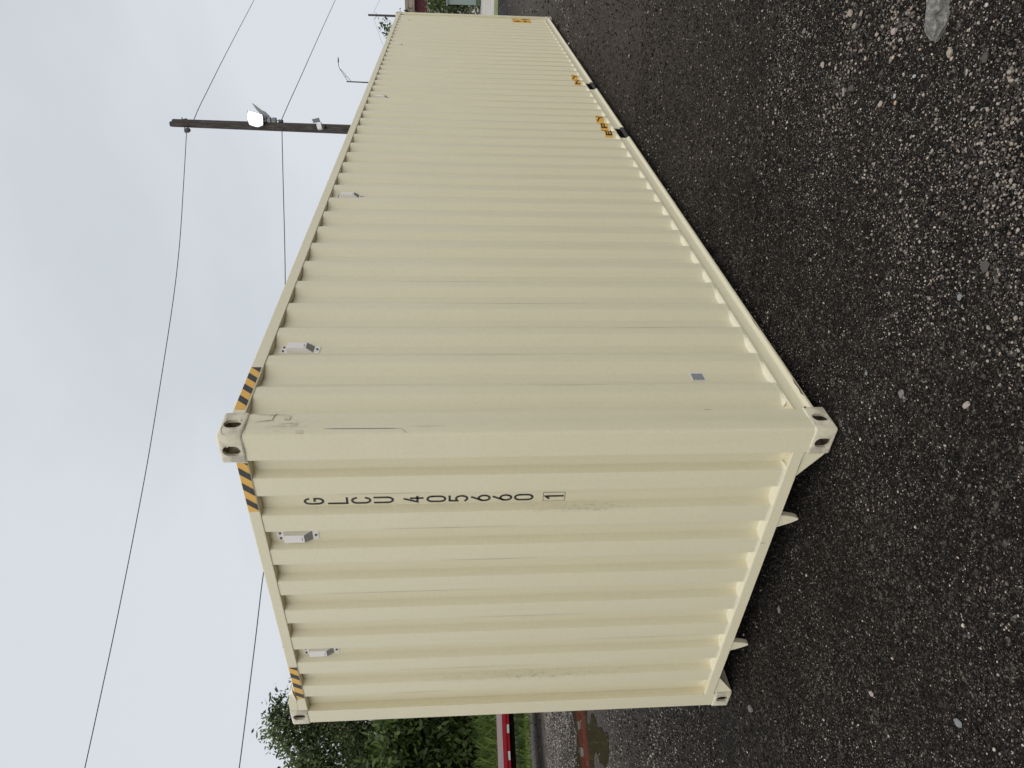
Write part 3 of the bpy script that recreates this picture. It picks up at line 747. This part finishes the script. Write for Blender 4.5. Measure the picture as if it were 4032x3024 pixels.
parts += [cluster(900, gl((3330, 10), (3400, 130), (3300, 330), (3240, 520)), 0.075, 0.005, 0.018, iv, if_, 0.36),
          cluster(500, gl((3480, 60), (3560, 130), (3640, 60)), 0.07, 0.006, 0.018, iv, if_, 0.4),
          cluster(1500, gl((3700, 480), (3850, 700), (3960, 900), (4010, 1250), (4060, 1600)), 0.08, 0.0045, 0.015, iv, if_, 0.34),
          cluster(700, gl((4010, 250), (3930, 520), (3990, 800)), 0.06, 0.005, 0.017, iv, if_, 0.45),
          cluster(260, gl((2870, 1160), (2980, 1310), (3080, 1440)), 0.035, 0.006, 0.019, iv, if_, 0.35),
          cluster(1100, gl((3450, 650), (3600, 1000), (3700, 1300)), 0.14, 0.005, 0.015, iv, if_, 0.4)]
Vs, Fs, Ts = [], [], []; off = 0
for V, F, T in parts: Vs.append(V); Fs.append(F + off); Ts.append(T); off += len(V)
tag(link('gravel', np_mesh('gravel', np.concatenate(Vs), np.concatenate(Fs), np.concatenate(Ts), STONE)), kind='stuff')

def stone(px, py, size, col, label, elong=1.5, flat=0.55, ang=0.0, name='stone', seed=0, sub=2):
    p = on_ground(px, py)
    bm = bmesh.new(); bmesh.ops.create_icosphere(bm, subdivisions=sub, radius=0.5)
    for v in bm.verts:
        d = v.co.normalized()
        k_ = 1 + 0.45 * mnoise.noise(d * 1.6 + Vector((seed * 3.1, 0, 0))) + 0.14 * mnoise.noise(d * 4.5 + Vector((0, seed, 0)))
        c = d * 0.5 * k_
        v.co = Vector((c.x * size * elong, c.y * size, c.z * size * flat))
    me = bpy.data.meshes.new(name); bm.to_mesh(me); bm.free()
    m = bpy.data.materials.get('stone_%s' % str(col)) or mat('stone_%s' % str(col), col, 0.8)
    if not m.node_tree.nodes.get('done'):
        nt, b = nt_of(m); q = noise(nt, coords(nt), 60, 5, 0.7)
        nt.links.new(ramp(nt, q, [(0.3, tuple(x * 0.7 for x in col)), (0.7, tuple(min(0.8, x * 1.15) for x in col))]), b.inputs['Base Color'])
        bump(nt, q, b, 0.5, 0.006); f_ = N(nt, 'NodeFrame'); f_.name = 'done'
    me.materials.append(m)
    o = link(name, me); o.location = (p.x, p.y, size * flat * 0.18); o.rotation_euler = (0, 0, ang)
    return tag(o, label, 'stone')
Pk, Tn, Gy, Dk, Bl, Yl = (0.36, 0.295, 0.26), (0.31, 0.26, 0.205), (0.17, 0.165, 0.155), (0.065, 0.058, 0.052), (0.20, 0.21, 0.215), (0.50, 0.36, 0.18)
rocks = [
    (3523, 123, 0.034, Pk, 'pale pink angular stone, the biggest pebble just beside the long grey rock'),
    (3453, 137, 0.020, Pk, 'small rounded cream pebble beside the biggest pale pink stone'),
    (3366, 103, 0.030, Tn, 'tan wedge stone in the cluster of pale pebbles'),
    (3349, 52, 0.036, Tn, 'large tan oval stone at the upper edge of the pale pebble cluster'),
    (3392, 52, 0.024, Tn, 'slender upright tan chip beside the large tan oval stone'),
    (3241, 255, 0.028, Pk, 'bright whitish chip lying with a smaller chip on dark millings'),
    (3168, 123, 0.030, Gy, 'flat bluish grey stone on the track side of the pale pebbles'),
    (3357, 347, 0.036, Dk, 'round dark brown stone half sunk in the millings'),
    (3297, 320, 0.028, Dk, 'long dark grey stone lying beside the round dark brown one'),
    (3468, 410, 0.027, Pk, 'pinkish streaked oblong stone next to a yellow pebble'),
    (3526, 405, 0.018, Yl, 'small ochre yellow pebble beside the pinkish oblong stone'),
    (3742, 207, 0.032, Tn, 'cream flaky stone just off the end of the long grey rock'),
    (3882, 227, 0.032, Dk, 'dark rounded stone sunk among pebbles past the cream flaky one'),
    (3552, 1550, 0.034, Gy, 'elongated light grey stone lying out in front of the container corner'),
    (3806, 1596, 0.026, Pk, 'pale pink block shaped stone on its own in front of the container'),
    (3882, 1049, 0.040, Dk, 'chunky dark grey stone with a pale face in the pebbly area'),
    (3780, 1169, 0.026, Bl, 'pale blue grey chip standing on black millings'),
    (3412, 1471, 0.019, Bl, 'tiny bright blue white chip near the container corner'),
    (2956, 2789, 0.055, Gy, 'long grey stone by the far bottom corner of the end wall'),
    (3069, 2400, 0.034, Gy, 'light grey pebble lying in the dark beside the end wall'),
    (3432, 2731, 0.026, Pk, 'cream chip on the bare dark ground left of the container'),
    (3775, 2847, 0.034, Bl, 'slim bluish grey sliver on bare dark ground'),
]
for i, (px, py, s_, c_, lb) in enumerate(rocks):
    stone(px, py, s_ * 0.82, c_, lb, elong=1.2 + 0.5 * random.random(), flat=0.5 + 0.2 * random.random(), ang=random.uniform(0, 3.1), seed=i + 1)
rb = bmesh.new()
a_, b_ = on_ground(3694, 160), on_ground(3724, -60)
ax = (b_ - a_).normalized(); sd_ = Vector((-ax.y, ax.x, 0)); ln = (b_ - a_).length + 0.12
bmesh.ops.create_cube(rb, size=1.0)
bmesh.ops.subdivide_edges(rb, edges=rb.edges, cuts=15, use_grid_fill=True)
for v in rb.verts:
    c = v.co.copy()
    t = c.x + 0.5
    wd_ = 0.080 * (0.42 + 0.58 * min(1, t * 5) ** 0.6); hh_ = 0.066 * (0.45 + 0.55 * min(1, t * 4) ** 0.6)
    q = Vector((t * ln, c.y * wd_ * (1.0 - 0.35 * (c.z + 0.5)), c.z * hh_))
    q += nvec(q * 11) * 0.022 + nvec(q * 30) * 0.015 + nvec(q * 85) * 0.006
    v.co = q
rme = bpy.data.meshes.new('rock'); rb.to_mesh(rme); rb.free()
ROCKM = mat('grey_rock', (0.22, 0.215, 0.205), 0.95, spec=0.1); nt, b = nt_of(ROCKM)
rq = noise(nt, coords(nt), 45, 8, 0.8)
rc = ramp(nt, rq, [(0.34, (0.06, 0.056, 0.05)), (0.5, (0.17, 0.163, 0.15)), (0.66, (0.32, 0.30, 0.275))])
rgeo = N(nt, 'ShaderNodeNewGeometry'); rc = mixc(nt, ramp(nt, rgeo.outputs['Pointiness'], [(0.53, 0.0), (0.66, 0.6)]), rc, (0.40, 0.38, 0.34))
nt.links.new(rc, b.inputs['Base Color']); bump(nt, noise(nt, coords(nt), 90, 5, 0.7), b, 0.6, 0.006)
rme.materials.append(ROCKM)
rk = link('rock', rme); rk.location = (a_.x, a_.y, 0.012); rk.rotation_euler = (0.12, 0, math.atan2(ax.y, ax.x))
tag(rk, 'long grey broken rock with a rough pale edge lying on the gravel', 'stone')

# ------------------------------------------------------------------ utility pole, lamps, wires
PD = 17.84
def taper_pole(name, top, low, r_top, r_low, mats, parent, n=14):
    top, low = Vector(top), Vector(low); d = (low - top) / (low.z - top.z)
    base = top + d * (-0.3 - top.z)
    pts = [base.lerp(top, k / 10) for k in range(11)]
    return MB().tube(pts, [r_low + (r_top - r_low) * k / 10 for k in range(11)], n).build(name, mats, parent, smooth=True, angle=50)
ptop, plow = at(683, 484, PD), at(1300, 507, PD)
pole = empty('utility_pole', (plow.x, plow.y, 0), 'weathered wooden utility pole rising behind the container roof', 'utility pole')
def kid(o): 
    o.parent = pole; o.matrix_parent_inverse = Matrix.Translation(-Vector(pole.location)); return o
kid(taper_pole('pole_shaft', ptop, plow, 0.098, 0.135, POLEW, None))
# broken raised top splinter
MB_ = MB(); q0 = at(690, 474, PD); q1 = at(676, 488, PD)
MB_.tube([q0 + Vector((0, 0, -0.3)), q1 + Vector((0, 0, -0.02)), q1 + Vector((0, 0, 0.035))], [0.06, 0.075, 0.065], 7)
kid(MB_.build('pole_tip', POLEW, None))
# insulators on hooks
def insulator(px, py, hx, hy):
    p = at(px, py, PD); h = at(hx, hy, PD)
    m = MB(); m.tube([h, (h + p) / 2 + Vector((0, 0, 0.02)), p], 0.013, 6); kid(m.build('hook', DARKST, None))
    m = MB(); m.tube([p + Vector((0, 0, -0.055)), p + Vector((0, 0, -0.03)), p, p + Vector((0, 0, 0.03)), p + Vector((0, 0, 0.055))], [0.035, 0.055, 0.038, 0.055, 0.035], 10)
    kid(m.build('insulator', mat('insulator_glaze', (0.05, 0.055, 0.07), 0.3), None, smooth=True))
insulator(735, 515, 727, 500); insulator(740, 512, 741, 500)
insulator(1110, 498, 1118, 500); insulator(1106, 478, 1110, 488)
p = at(716, 463, PD); kid(MB().tube([at(718, 474, PD), p], 0.014, 6).build('bolt', DARKST, None))
jb = at(1080, 474, PD - 0.05)
kid(MB().box(jb.x - 0.06, jb.x + 0.06, jb.y - 0.06, jb.y + 0.06, jb.z - 0.055, jb.z + 0.06).build('junction_box', mat('junction_box_grey', (0.20, 0.22, 0.22), 0.6), None, bevel=0.015))
kid(MB().tube([at(1088, 473, PD), at(1095, 474, PD), at(1101, 481, PD), at(1106, 480, PD)], 0.010, 6).build('lamp_cable', WIRE, None))

fl = empty('flood_light', at(1060, 478, PD), 'lit white LED flood light with two heads on the wooden pole', 'flood light')
def fkid(o):
    o.parent = fl; o.matrix_parent_inverse = Matrix.Translation(-Vector(fl.location)); return o
def slab(corners, depth_vec):
    return MB().loft([[Vector(c) for c in corners], [Vector(c) + Vector(depth_vec) for c in corners]])
lens = [at(978, 437, 17.58), at(1029, 453, 17.60), at(1031, 490, 17.62), at(1012, 497, 17.61), at(984, 488, 17.60), at(976, 468, 17.58)]
back_ = FWD * 0.02
fkid(slab(lens, back_).build('lit_lens', LAMP, None))
lens2 = [at(974, 433, 17.61), at(1036, 452, 17.63), at(1038, 493, 17.65), at(1014, 501, 17.64), at(981, 492, 17.63), at(972, 470, 17.61)]
fkid(slab(lens2, FWD * 0.06).build('lamp_head', GALV, None, bevel=0.008))
blade = [at(990, 404, PD - .1), at(1006, 414, PD - .1), at(1030, 433, PD - .1), at(1046, 440, PD - .1), at(1060, 455, PD - .1), at(1058, 466, PD - .1), at(1044, 458, PD - .1), at(1026, 444, PD - .1), at(1008, 430, PD - .1)]
fkid(slab(blade, FWD * 0.30).build('lamp_head', GALV, None, bevel=0.006))
fkid(slab([at(1052, 452, PD - .1), at(1063, 458, PD - .1), at(1065, 483, PD - .1), at(1055, 483, PD - .1)], FWD * 0.08).build('lamp_bracket', GALV, None, bevel=0.006))
fkid(slab([at(1033, 455, PD - .12), at(1046, 452, PD - .12), at(1050, 478, PD - .12), at(1035, 482, PD - .12)], FWD * 0.10).build('lamp_driver', GALV, None, bevel=0.01))

sc_ = empty('security_camera', at(1262, 500, PD - 0.15), 'small white security camera with tilted solar panel on the wooden pole', 'security camera')
def skid(o):
    o.parent = sc_; o.matrix_parent_inverse = Matrix.Translation(-Vector(sc_.location)); return o
skid(slab([at(1229, 469, PD - .2), at(1256, 463, PD - .2), at(1262, 479, PD - .2), at(1236, 483, PD - .2)], FWD * 0.03 + Vector((0, 0, 0.02))).build('solar_panel', SOLAR, None, bevel=0.004))
skid(slab([at(1245, 488, PD - .22), at(1264, 483, PD - .22), at(1268, 505, PD - .22), at(1250, 508, PD - .22)], FWD * 0.09).build('camera_body', WHITE, None, bevel=0.01))
skid(slab([at(1266, 489, PD - .2), at(1280, 491, PD - .2), at(1279, 505, PD - .2), at(1267, 506, PD - .2)], FWD * 0.09).build('camera_face', BLACK, None, bevel=0.01))
skid(MB().tube([at(1262, 480, PD - .16), at(1266, 486, PD - .14), at(1262, 492, PD - .1)], 0.012, 6).build('mount_arm', WHITE, None))

def plane_wire(name, A, far_pt, pixels, r, label, extra=None):
    """a wire hanging in the upright plane through A and far_pt, passing behind the measured pixels"""
    A = Vector(A); Bv = Vector(far_pt); n = Vector((-(Bv.y - A.y), Bv.x - A.x, 0)).normalized()
    pts = [A]
    for px, py in pixels:
        d = ray(px, py); t = (A - CAM).dot(n) / d.dot(n); pts.append(CAM + d * t)
    # smooth through the measured points
    out = []
    P_ = [pts[0]] + pts + [pts[-1] + (pts[-1] - pts[-2])]
    for i in range(1, len(P_) - 2):
        p0, p1, p2, p3 = P_[i - 1], P_[i], P_[i + 1], P_[i + 2]
        for k in range(8):
            t = k / 8
            out.append(0.5 * ((2 * p1) + (p2 - p0) * t + (2 * p0 - 5 * p1 + 4 * p2 - p3) * t * t + (3 * p1 - p0 - 3 * p2 + p3) * t ** 3))
    out.append(P_[-2])
    if extra: out += [Vector(e) for e in extra]
    o = MB().tube(out, r, 6).build(name, WIRE, None, smooth=True)
    return tag(o, label, 'wire')
plane_wire('overhead_wire', at(735, 512, PD), polar(70, 14.5), [(723, 720), (707, 960), (682, 1180), (633, 1500), (580, 1823), (520, 2140), (456, 2460), (395, 2745), (334, 3024), (245, 3420)], 0.0088,
           'upper twisted wire from the wooden pole top crossing the sky above the container')
plane_wire('overhead_wire', at(1110, 502, PD), polar(70, 15.5), [(1113, 640), (1117, 800), (1121, 960), (1123, 1110), (1122, 1350), (1112, 1620), (1090, 1900), (1056, 2160), (1034, 2280), (1003, 2540), (942, 3024), (885, 3420)], 0.0100,
           'lower black wire from the wooden pole passing behind the container end')
plane_wire('overhead_wire', at(764, 470, PD), polar(4, 48), [(783, 425), (825, 340), (880, 230), (940, 115), (1000, 0), (1060, -120)], 0.010,
           'upper wire running from the pole top away past the lit flood light')
plane_wire('overhead_wire', at(1106, 478, PD), polar(4, 46), [(1140, 400), (1180, 312), (1220, 222), (1270, 110), (1320, 0), (1372, -120)], 0.010,
           'lower wire leaving the pole beside the grey junction box')

# far pole with its wires
FD = 64.0
fp = empty('utility_pole', (*at(1560, 62, FD).xy, 0), 'slim dark utility pole far off above the distant container corner', 'utility pole')
sh = taper_pole('pole_shaft', at(1450, 59, FD), at(1560, 63, FD), 0.085, 0.13, mat('dark_pole', (0.05, 0.048, 0.055), 0.8), None, 8)
sh.parent = fp; sh.matrix_parent_inverse = Matrix.Translation(-Vector(fp.location))
hk = MB().tube([at(1478, 49, FD), at(1482, 53, FD), at(1481, 58, FD), at(1482, 64, FD), at(1478, 71, FD), at(1472, 76, FD)], 0.02, 5).build('wire_clamp', DARKST, None)
hk.parent = fp; hk.matrix_parent_inverse = Matrix.Translation(-Vector(fp.location))
GWIRE = mat('grey_wire', (0.22, 0.23, 0.25), 0.6)
for pts, lb in (([(1470, 52), (1482, 26), (1495, 0), (1512, -40)], 'thin pale wire rising away from the far slim pole'),
                ([(1474, 76), (1484, 110), (1495, 145), (1506, 172), (1524, 215)], 'thin pale wire dropping from the far slim pole behind the roof')):
    o = MB().tube([at(x, y, FD) for x, y in pts], 0.012, 5).build('overhead_wire', GWIRE, None); tag(o, lb, 'wire')
# street lamp with a truss arm
SD = 52.0
sl_ = empty('street_lamp', (*at(1600, 325, SD).xy, 0), 'thin street lamp with long curved double arm above the container roof', 'street lamp')
def lkid(o): o.parent = sl_; o.matrix_parent_inverse = Matrix.Translation(-Vector(sl_.location)); return o
lkid(taper_pole('lamp_post', at(1365, 321, SD), at(1450, 325, SD), 0.045, 0.065, mat('lamp_post_grey', (0.06, 0.06, 0.075), 0.6), None, 8))
lkid(MB().tube([at(x, y, SD) for x, y in ((1370, 320), (1357, 300), (1346, 283), (1338, 271), (1333, 260), (1332, 246))], 0.020, 6).build('lamp_arm', DARKST, None))
lkid(MB().tube([at(x, y, SD) for x, y in ((1382, 320), (1374, 309), (1363, 298), (1352, 284), (1340, 272))], 0.018, 6).build('lamp_arm', DARKST, None))
lkid(MB().tube([at(1358, 301, SD), at(1364, 299, SD)], 0.014, 5).build('arm_brace', DARKST, None))
lkid(MB().tube([at(1332, 248, SD), at(1332, 240, SD), at(1332, 226, SD)], [0.03, 0.055, 0.03], 8).build('lamp_head', DARKST, None))

# ------------------------------------------------------------------ trees
def leaf_cloud(centres, per, spread, size, flat=0.8):
    n = len(centres) * per
    c = np.repeat(np.array(centres), per, 0) + rng.normal(0, 1, (n, 3)) * spread * np.array([1, 1, flat])
    u = rng.normal(0, 1, (n, 3)); u /= np.linalg.norm(u, axis=1)[:, None]
    w = rng.normal(0, 1, (n, 3)); w -= (w * u).sum(1)[:, None] * u; w /= np.linalg.norm(w, axis=1)[:, None]
    s = size * rng.uniform(0.6, 1.5, n)[:, None]
    V = np.stack([c - u * s, c + w * s * 0.42 - u * s * 0.1, c + u * s, c - w * s * 0.42 - u * s * 0.1], 1).reshape(-1, 3)
    F = np.arange(n * 4).reshape(-1, 4)
    clump = np.repeat(rng.uniform(0, 1, len(centres)), per)
    t = np.clip(clump ** 1.5 * 0.8 + rng.uniform(0, 1, n) ** 2 * 0.45, 0, 1)
    T = np.repeat(np.stack([t, t, t], 1), 4, 0)
    return V, F, T
def make_tree(name, base, height, crown, n_limb, per, leaf, material, label, cat='tree', group=None, trunk_r=0.16, spread=0.35, low=0.3):
    """crown: list of (dx, dy, z, r) lobes measured from the base"""
    t = empty(name, base, label, cat, group)
    m = MB(); top = height * 0.8
    axis = [Vector((0.25 * mnoise.noise(Vector((base[0], k * 0.4, 1))), 0.25 * mnoise.noise(Vector((base[1], k * 0.4, 5))), top * k / 8 - 0.1)) for k in range(9)]
    m.tube(axis, [trunk_r * (1 - 0.1 * k) for k in range(9)], 8)
    cent = []
    for dx, dy, z, r in crown:
        for i in range(max(4, int(n_limb * min(1.0, r)))):
            d = Vector((random.gauss(0, 1), random.gauss(0, 1), random.gauss(0, 0.8))).normalized() * r * random.random() ** 0.4
            tip = Vector((dx, dy, z)) + d
            k = min(7, max(1, int(len(axis) * min(0.9, (tip.z - r * 0.8) / top)))) if top > 0 else 1
            s0 = axis[k]
            midp = s0.lerp(tip, 0.55) + Vector((0, 0, 0.12 * r))
            m.tube([s0, midp, tip], [trunk_r * 0.30, trunk_r * 0.16, trunk_r * 0.05], 5)
            cent += [tuple(tip), tuple(tip.lerp(midp, 0.35) + Vector((random.gauss(0, .2), random.gauss(0, .2), random.gauss(0, .15))))]
    m.build('trunk', BARK, t, smooth=True)
    V, F, T = leaf_cloud(cent, per, spread, leaf)
    link('crown', np_mesh('crown', V, F, T, material, 4), t)
    return t
b1 = polar(60.4, 30)
make_tree('leafy_tree', b1, 9.6, [(-0.35, 0.3, 8.95, 0.28), (0.1, -0.0, 8.6, 0.36), (-0.7, 0.45, 8.2, 0.38), (0.45, -0.35, 8.0, 0.36), (-0.1, 0.1, 7.6, 0.55), (-0.9, 0.5, 7.3, 0.5), (0.6, -0.4, 7.0, 0.5), (0.0, 0, 6.5, 0.9), (-0.4, 0.3, 5.6, 1.5), (0.3, -0.3, 4.2, 1.8)], 16, 52, 0.085, LEAF,
          'tall ragged tree whose top shows past the far roof corner of the container', spread=0.24)
b2_ = polar(65.2, 30)
make_tree('leafy_tree', b2_, 9.2, [(0.3, 0, 7.6, 0.9), (0.9, -0.4, 6.9, 1.0), (0.7, -0.2, 5.4, 1.7), (0.6, -0.4, 4.0, 2.2), (-0.8, 0.2, 6.4, 1.4)], 15, 75, 0.085, LEAF,
          'broad leafy tree at the photo edge left of the ragged tall one', spread=0.30)
make_tree('leafy_tree', polar(62.6, 33), 7.6, [(0, 0, 6.3, 1.1), (-0.3, 0.2, 4.8, 1.8), (0.3, -0.2, 3.2, 2.2)], 15, 75, 0.09, LEAFD,
          'lower dark tree filling the dip between the two taller trees', spread=0.32)
make_tree('leafy_tree', polar(56.5, 33), 9, [(0, 0, 7.2, 1.6), (0, 0, 5, 2.4)], 12, 60, 0.10, LEAFD, 'dark tree hidden mostly behind the container end wall')
make_tree('leafy_tree', polar(70, 31), 10, [(0, 0, 8, 1.8), (0, 0, 5, 2.6)], 12, 60, 0.10, LEAFD, 'dark tree standing beyond the broad leafy tree')
for i, (az, d, h, lb) in enumerate(((59.3, 27.5, 4.6, 'dark thicket bush right behind the end wall edge'), (61.2, 27.0, 5.0, 'dense dark bush below the ragged tall tree'),
                                    (62.9, 27.8, 5.4, 'dense dark bush with bright leaf sprays in the middle of the thicket'), (64.6, 27.2, 4.8, 'dark bush at the photo edge behind the tall grass'),
                                    (66.4, 27.6, 5.0, 'dark bush beyond the end of the red trailer'), (57.6, 28.0, 4.6, 'dark bush hidden behind the container'))):
    make_tree('bush', polar(az, d), h, [(0, 0, h * 0.74, 1.2), (0.4, -0.2, h * 0.52, 1.4), (-0.5, 0.2, h * 0.40, 1.2), (0.1, 0.4, 0.8, 0.9)], 17, 56, 0.125, LEAFD, lb, 'bush', 'bushes of the dark thicket', 0.08, 0.30)
make_tree('leafy_tree', polar(9.1, 50), 6.6, [(0, 0.1, 6.0, 0.35), (0.1, -0.25, 5.2, 0.6), (0.0, 0.75, 5.3, 0.5), (0.0, 0, 4.0, 1.0)], 5, 22, 0.12, LEAFD,
          'small tree whose leafy tips peep over the far end of the container roof', spread=0.22)
make_tree('bush', polar(7.2, 56), 3.9, [(0, 0, 2.9, 0.8), (0, 0.3, 1.8, 1.0), (0, -0.3, 0.9, 1.0)], 14, 40, 0.13, LEAF, 'bright green shrub in front of the far house', 'bush')

# tall grass and weeds in front of the thicket
n = 9000
az = rng.uniform(53, 74, n); dd = rng.uniform(21.5, 27.0, n); hh = rng.uniform(0.35, 1.5, n) * np.clip((dd - 19.5) / 5.5, 0.25, 1)
bx = CAM.x + np.cos(np.radians(az)) * dd; by = CAM.y + np.sin(np.radians(az)) * dd
lx, ly = rng.normal(0, 0.28, n) * hh, rng.normal(0, 0.28, n) * hh; th = rng.uniform(0, np.pi, n); wd = rng.uniform(0.012, 0.04, n)
wx, wy = np.cos(th) * wd, np.sin(th) * wd
V = np.stack([np.stack([bx - wx, by - wy, np.zeros(n)], 1), np.stack([bx + wx, by + wy, np.zeros(n)], 1),
              np.stack([bx + lx * 0.4 + wx * 0.7, by + ly * 0.4 + wy * 0.7, hh * 0.6], 1), np.stack([bx + lx, by + ly, hh], 1)], 1).reshape(-1, 3)
t = np.clip(rng.normal(0.55, 0.25, n), 0, 1)
tag(link('tall_grass', np_mesh('tall_grass', V, np.arange(n * 4).reshape(-1, 4), np.repeat(np.stack([t] * 3, 1), 4, 0), BLADE, 4)), kind='stuff')
n = 7000
az = rng.uniform(53, 74, n); dd = rng.uniform(19.9, 23.0, n); hh = rng.uniform(0.04, 0.14, n)
bx = CAM.x + np.cos(np.radians(az)) * dd; by = CAM.y + np.sin(np.radians(az)) * dd
lx, ly = rng.normal(0, 0.04, n), rng.normal(0, 0.04, n); th = rng.uniform(0, np.pi, n); wd = rng.uniform(0.006, 0.015, n)
wx, wy = np.cos(th) * wd, np.sin(th) * wd
V = np.stack([np.stack([bx - wx, by - wy, np.zeros(n)], 1), np.stack([bx + wx, by + wy, np.zeros(n)], 1), np.stack([bx + lx, by + ly, hh], 1)], 1).reshape(-1, 3)
t = np.clip(rng.normal(0.7, 0.25, n), 0, 1)
tag(link('short_grass', np_mesh('short_grass', V, np.arange(n * 3).reshape(-1, 3), np.repeat(np.stack([t] * 3, 1), 3, 0), BLADE, 3)), kind='stuff')

# ------------------------------------------------------------------ red flatbed trailer
dn, df = on_ground(1977, 2860, 0.90), on_ground(1984, 3024, 0.90)
ux = Vector((df.x - dn.x, df.y - dn.y, 0)).normalized()                 # along the trailer, out of the frame
uy = Vector((-ux.y, ux.x, 0))
if uy.dot(FWD) < 0: uy = -uy
tro = Vector((dn.x, dn.y, 0)) - ux * 3.4
trl = empty('flatbed_trailer', tro, 'red flatbed trailer with grey deck and white reflectors parked by the grass', 'trailer')
trl.rotation_euler = (0, 0, math.atan2(ux.y, ux.x))
sgn = 1 if Vector((-ux.y, ux.x, 0)).dot(uy) > 0 else -1
LT, WT = 8.6, 2.4
def tb(name, m_, x0, x1, y0, y1, z0, z1, bev=0.006):
    ys = sorted((y0 * sgn, y1 * sgn)); return MB().box(x0, x1, ys[0], ys[1], z0, z1).build(name, m_, trl, bevel=bev)
nb = 12
for i in range(nb):
    tb('deck_board', DECK, 0.02, LT - 0.02, 0.04 + i * (WT - 0.08) / nb + 0.006, 0.04 + (i + 1) * (WT - 0.08) / nb - 0.006, 0.855, 0.900 + random.uniform(-0.004, 0.004), 0.004)
tb('side_rail', RED, 0, LT, -0.02, 0.035, 0.815, 0.902); tb('side_rail', RED, 0, LT, WT - 0.035, WT + 0.02, 0.815, 0.902)
tb('lower_rail', RED, 0, LT, 0.015, 0.05, 0.745, 0.805); tb('lower_rail', RED, 0, LT, WT - 0.05, WT - 0.015, 0.745, 0.805)
tb('end_rail', RED, -0.05, -0.005, 0.0, WT, 0.70, 0.90); tb('end_rail', RED, LT + 0.005, LT + 0.05, 0.0, WT, 0.70, 0.90)
for y in (0.22, 0.9, WT - 1.0, WT - 0.32): tb('frame_beam', FRAMEB, 0.0, LT, y, y + 0.1, 0.62, 0.85)
for x in np.arange(0.5, LT, 0.7): tb('cross_beam', FRAMEB, x, x + 0.06, 0.06, WT - 0.06, 0.68, 0.84)
def reflect_at(py):
    p = on_ground(1996, py, 0.78); s_ = (p - tro).dot(ux); return s_
for py in (2885, 3010, 2760): 
    s_ = reflect_at(py); tb('reflector', REFL, s_ - 0.085, s_ + 0.085, 0.005, 0.013, 0.752, 0.800, 0)
hang = MB(); hang.tube([(0.2, 0.3 * sgn, 0.56), (2, 0.3 * sgn, 0.555), (4.2, 0.3 * sgn, 0.535), (6.5, 0.3 * sgn, 0.545), (8.2, 0.3 * sgn, 0.56)], 0.018, 6)
hang.build('air_line', WIRE, trl)
s_ = (on_ground(2035, 2915, 0.57) - tro).dot(ux); MB().tube([(s_, 0.3 * sgn, 0.53), (s_, 0.3 * sgn, 0.68)], 0.016, 6).build('hanger', WIRE, trl)
for x in (LT - 2.2, LT - 1.2):
    for y in (0.14, WT - 0.14):
        w = MB().tube([(x, (y - 0.11) * sgn, 0.36), (x, (y + 0.11) * sgn, 0.36)], 0.36, 24).build('wheel', RUBBER, trl, bevel=0.03)
        MB().tube([(x, (y - 0.115) * sgn, 0.36), (x, (y + 0.115) * sgn, 0.36)], 0.2, 16).build('rim', WHITE, w)

# ------------------------------------------------------------------ far buildings at the right
def frame_at(az, dist):
    p = polar(az, dist); f = Vector((math.cos(rad(az)), math.sin(rad(az)), 0)); return p, math.atan2(f.y, f.x)
p, rz = frame_at(7.2, 60)
hs_ = empty('house', p, 'far house with brown roof and maroon upper wall past the container end', 'house'); hs_.rotation_euler = (0, 0, rz)
MARO = mat('maroon_siding', (0.085, 0.012, 0.018), 0.7); BROWN = mat('brown_shingle', (0.20, 0.165, 0.125), 0.9)
nt, b = nt_of(BROWN); nt.links.new(ramp(nt, noise(nt, coords(nt, (0.4, 0.4, 9)), 2.2, 4), [(0.35, (0.10, 0.08, 0.06)), (0.65, (0.33, 0.28, 0.22))]), b.inputs['Base Color'])
MB().box(0, 7, -9, 1.4, 0, 3.85).build('wall', mat('pale_siding', (0.62, 0.60, 0.57), 0.7), hs_)
MB().box(-0.1, 7, -9, 1.4, 3.85, 4.75).build('upper_wall', MARO, hs_)
for i in range(4):
    MB().box(-0.7 + i * 0.22, 7.5, -9.5, 1.7, 4.76 + i * 0.185, 4.76 + (i + 1) * 0.185 - 0.012).build('roof_course', BROWN, hs_)
w = MB().box(-0.03, -0.002, -0.35, 0.35, 1.9, 3.55).build('window', mat('dark_glass', (0.02, 0.022, 0.026), 0.15), hs_)
MB().box(-0.06, -0.032, -0.42, -0.34, 1.85, 3.6).build('window_frame', WHITE, w); MB().box(-0.06, -0.032, 0.34, 0.42, 1.85, 3.6).build('window_frame', WHITE, w)
p, rz = frame_at(6.9, 54)
sh_ = empty('shed', p, 'grey green metal shed standing on grass in front of the far house', 'shed'); sh_.rotation_euler = (0, 0, rz)
SHED = mat('grey_green_metal', (0.20, 0.25, 0.235), 0.5)
for i in range(5): MB().box(0, 2, -2.2 + i * 0.55, -2.2 + (i + 1) * 0.55 - 0.03, 0.35, 2.25).build('wall_panel', SHED, sh_, bevel=0.01)
MB().box(-0.15, 2.15, -2.3, 0.6, 2.26, 2.36).build('roof', GALV, sh_)
MB().box(-0.02, 2.0, -2.22, 0.57, 0.02, 0.345).build('plinth', mat('shed_plinth', (0.07, 0.09, 0.05), 0.8), sh_)
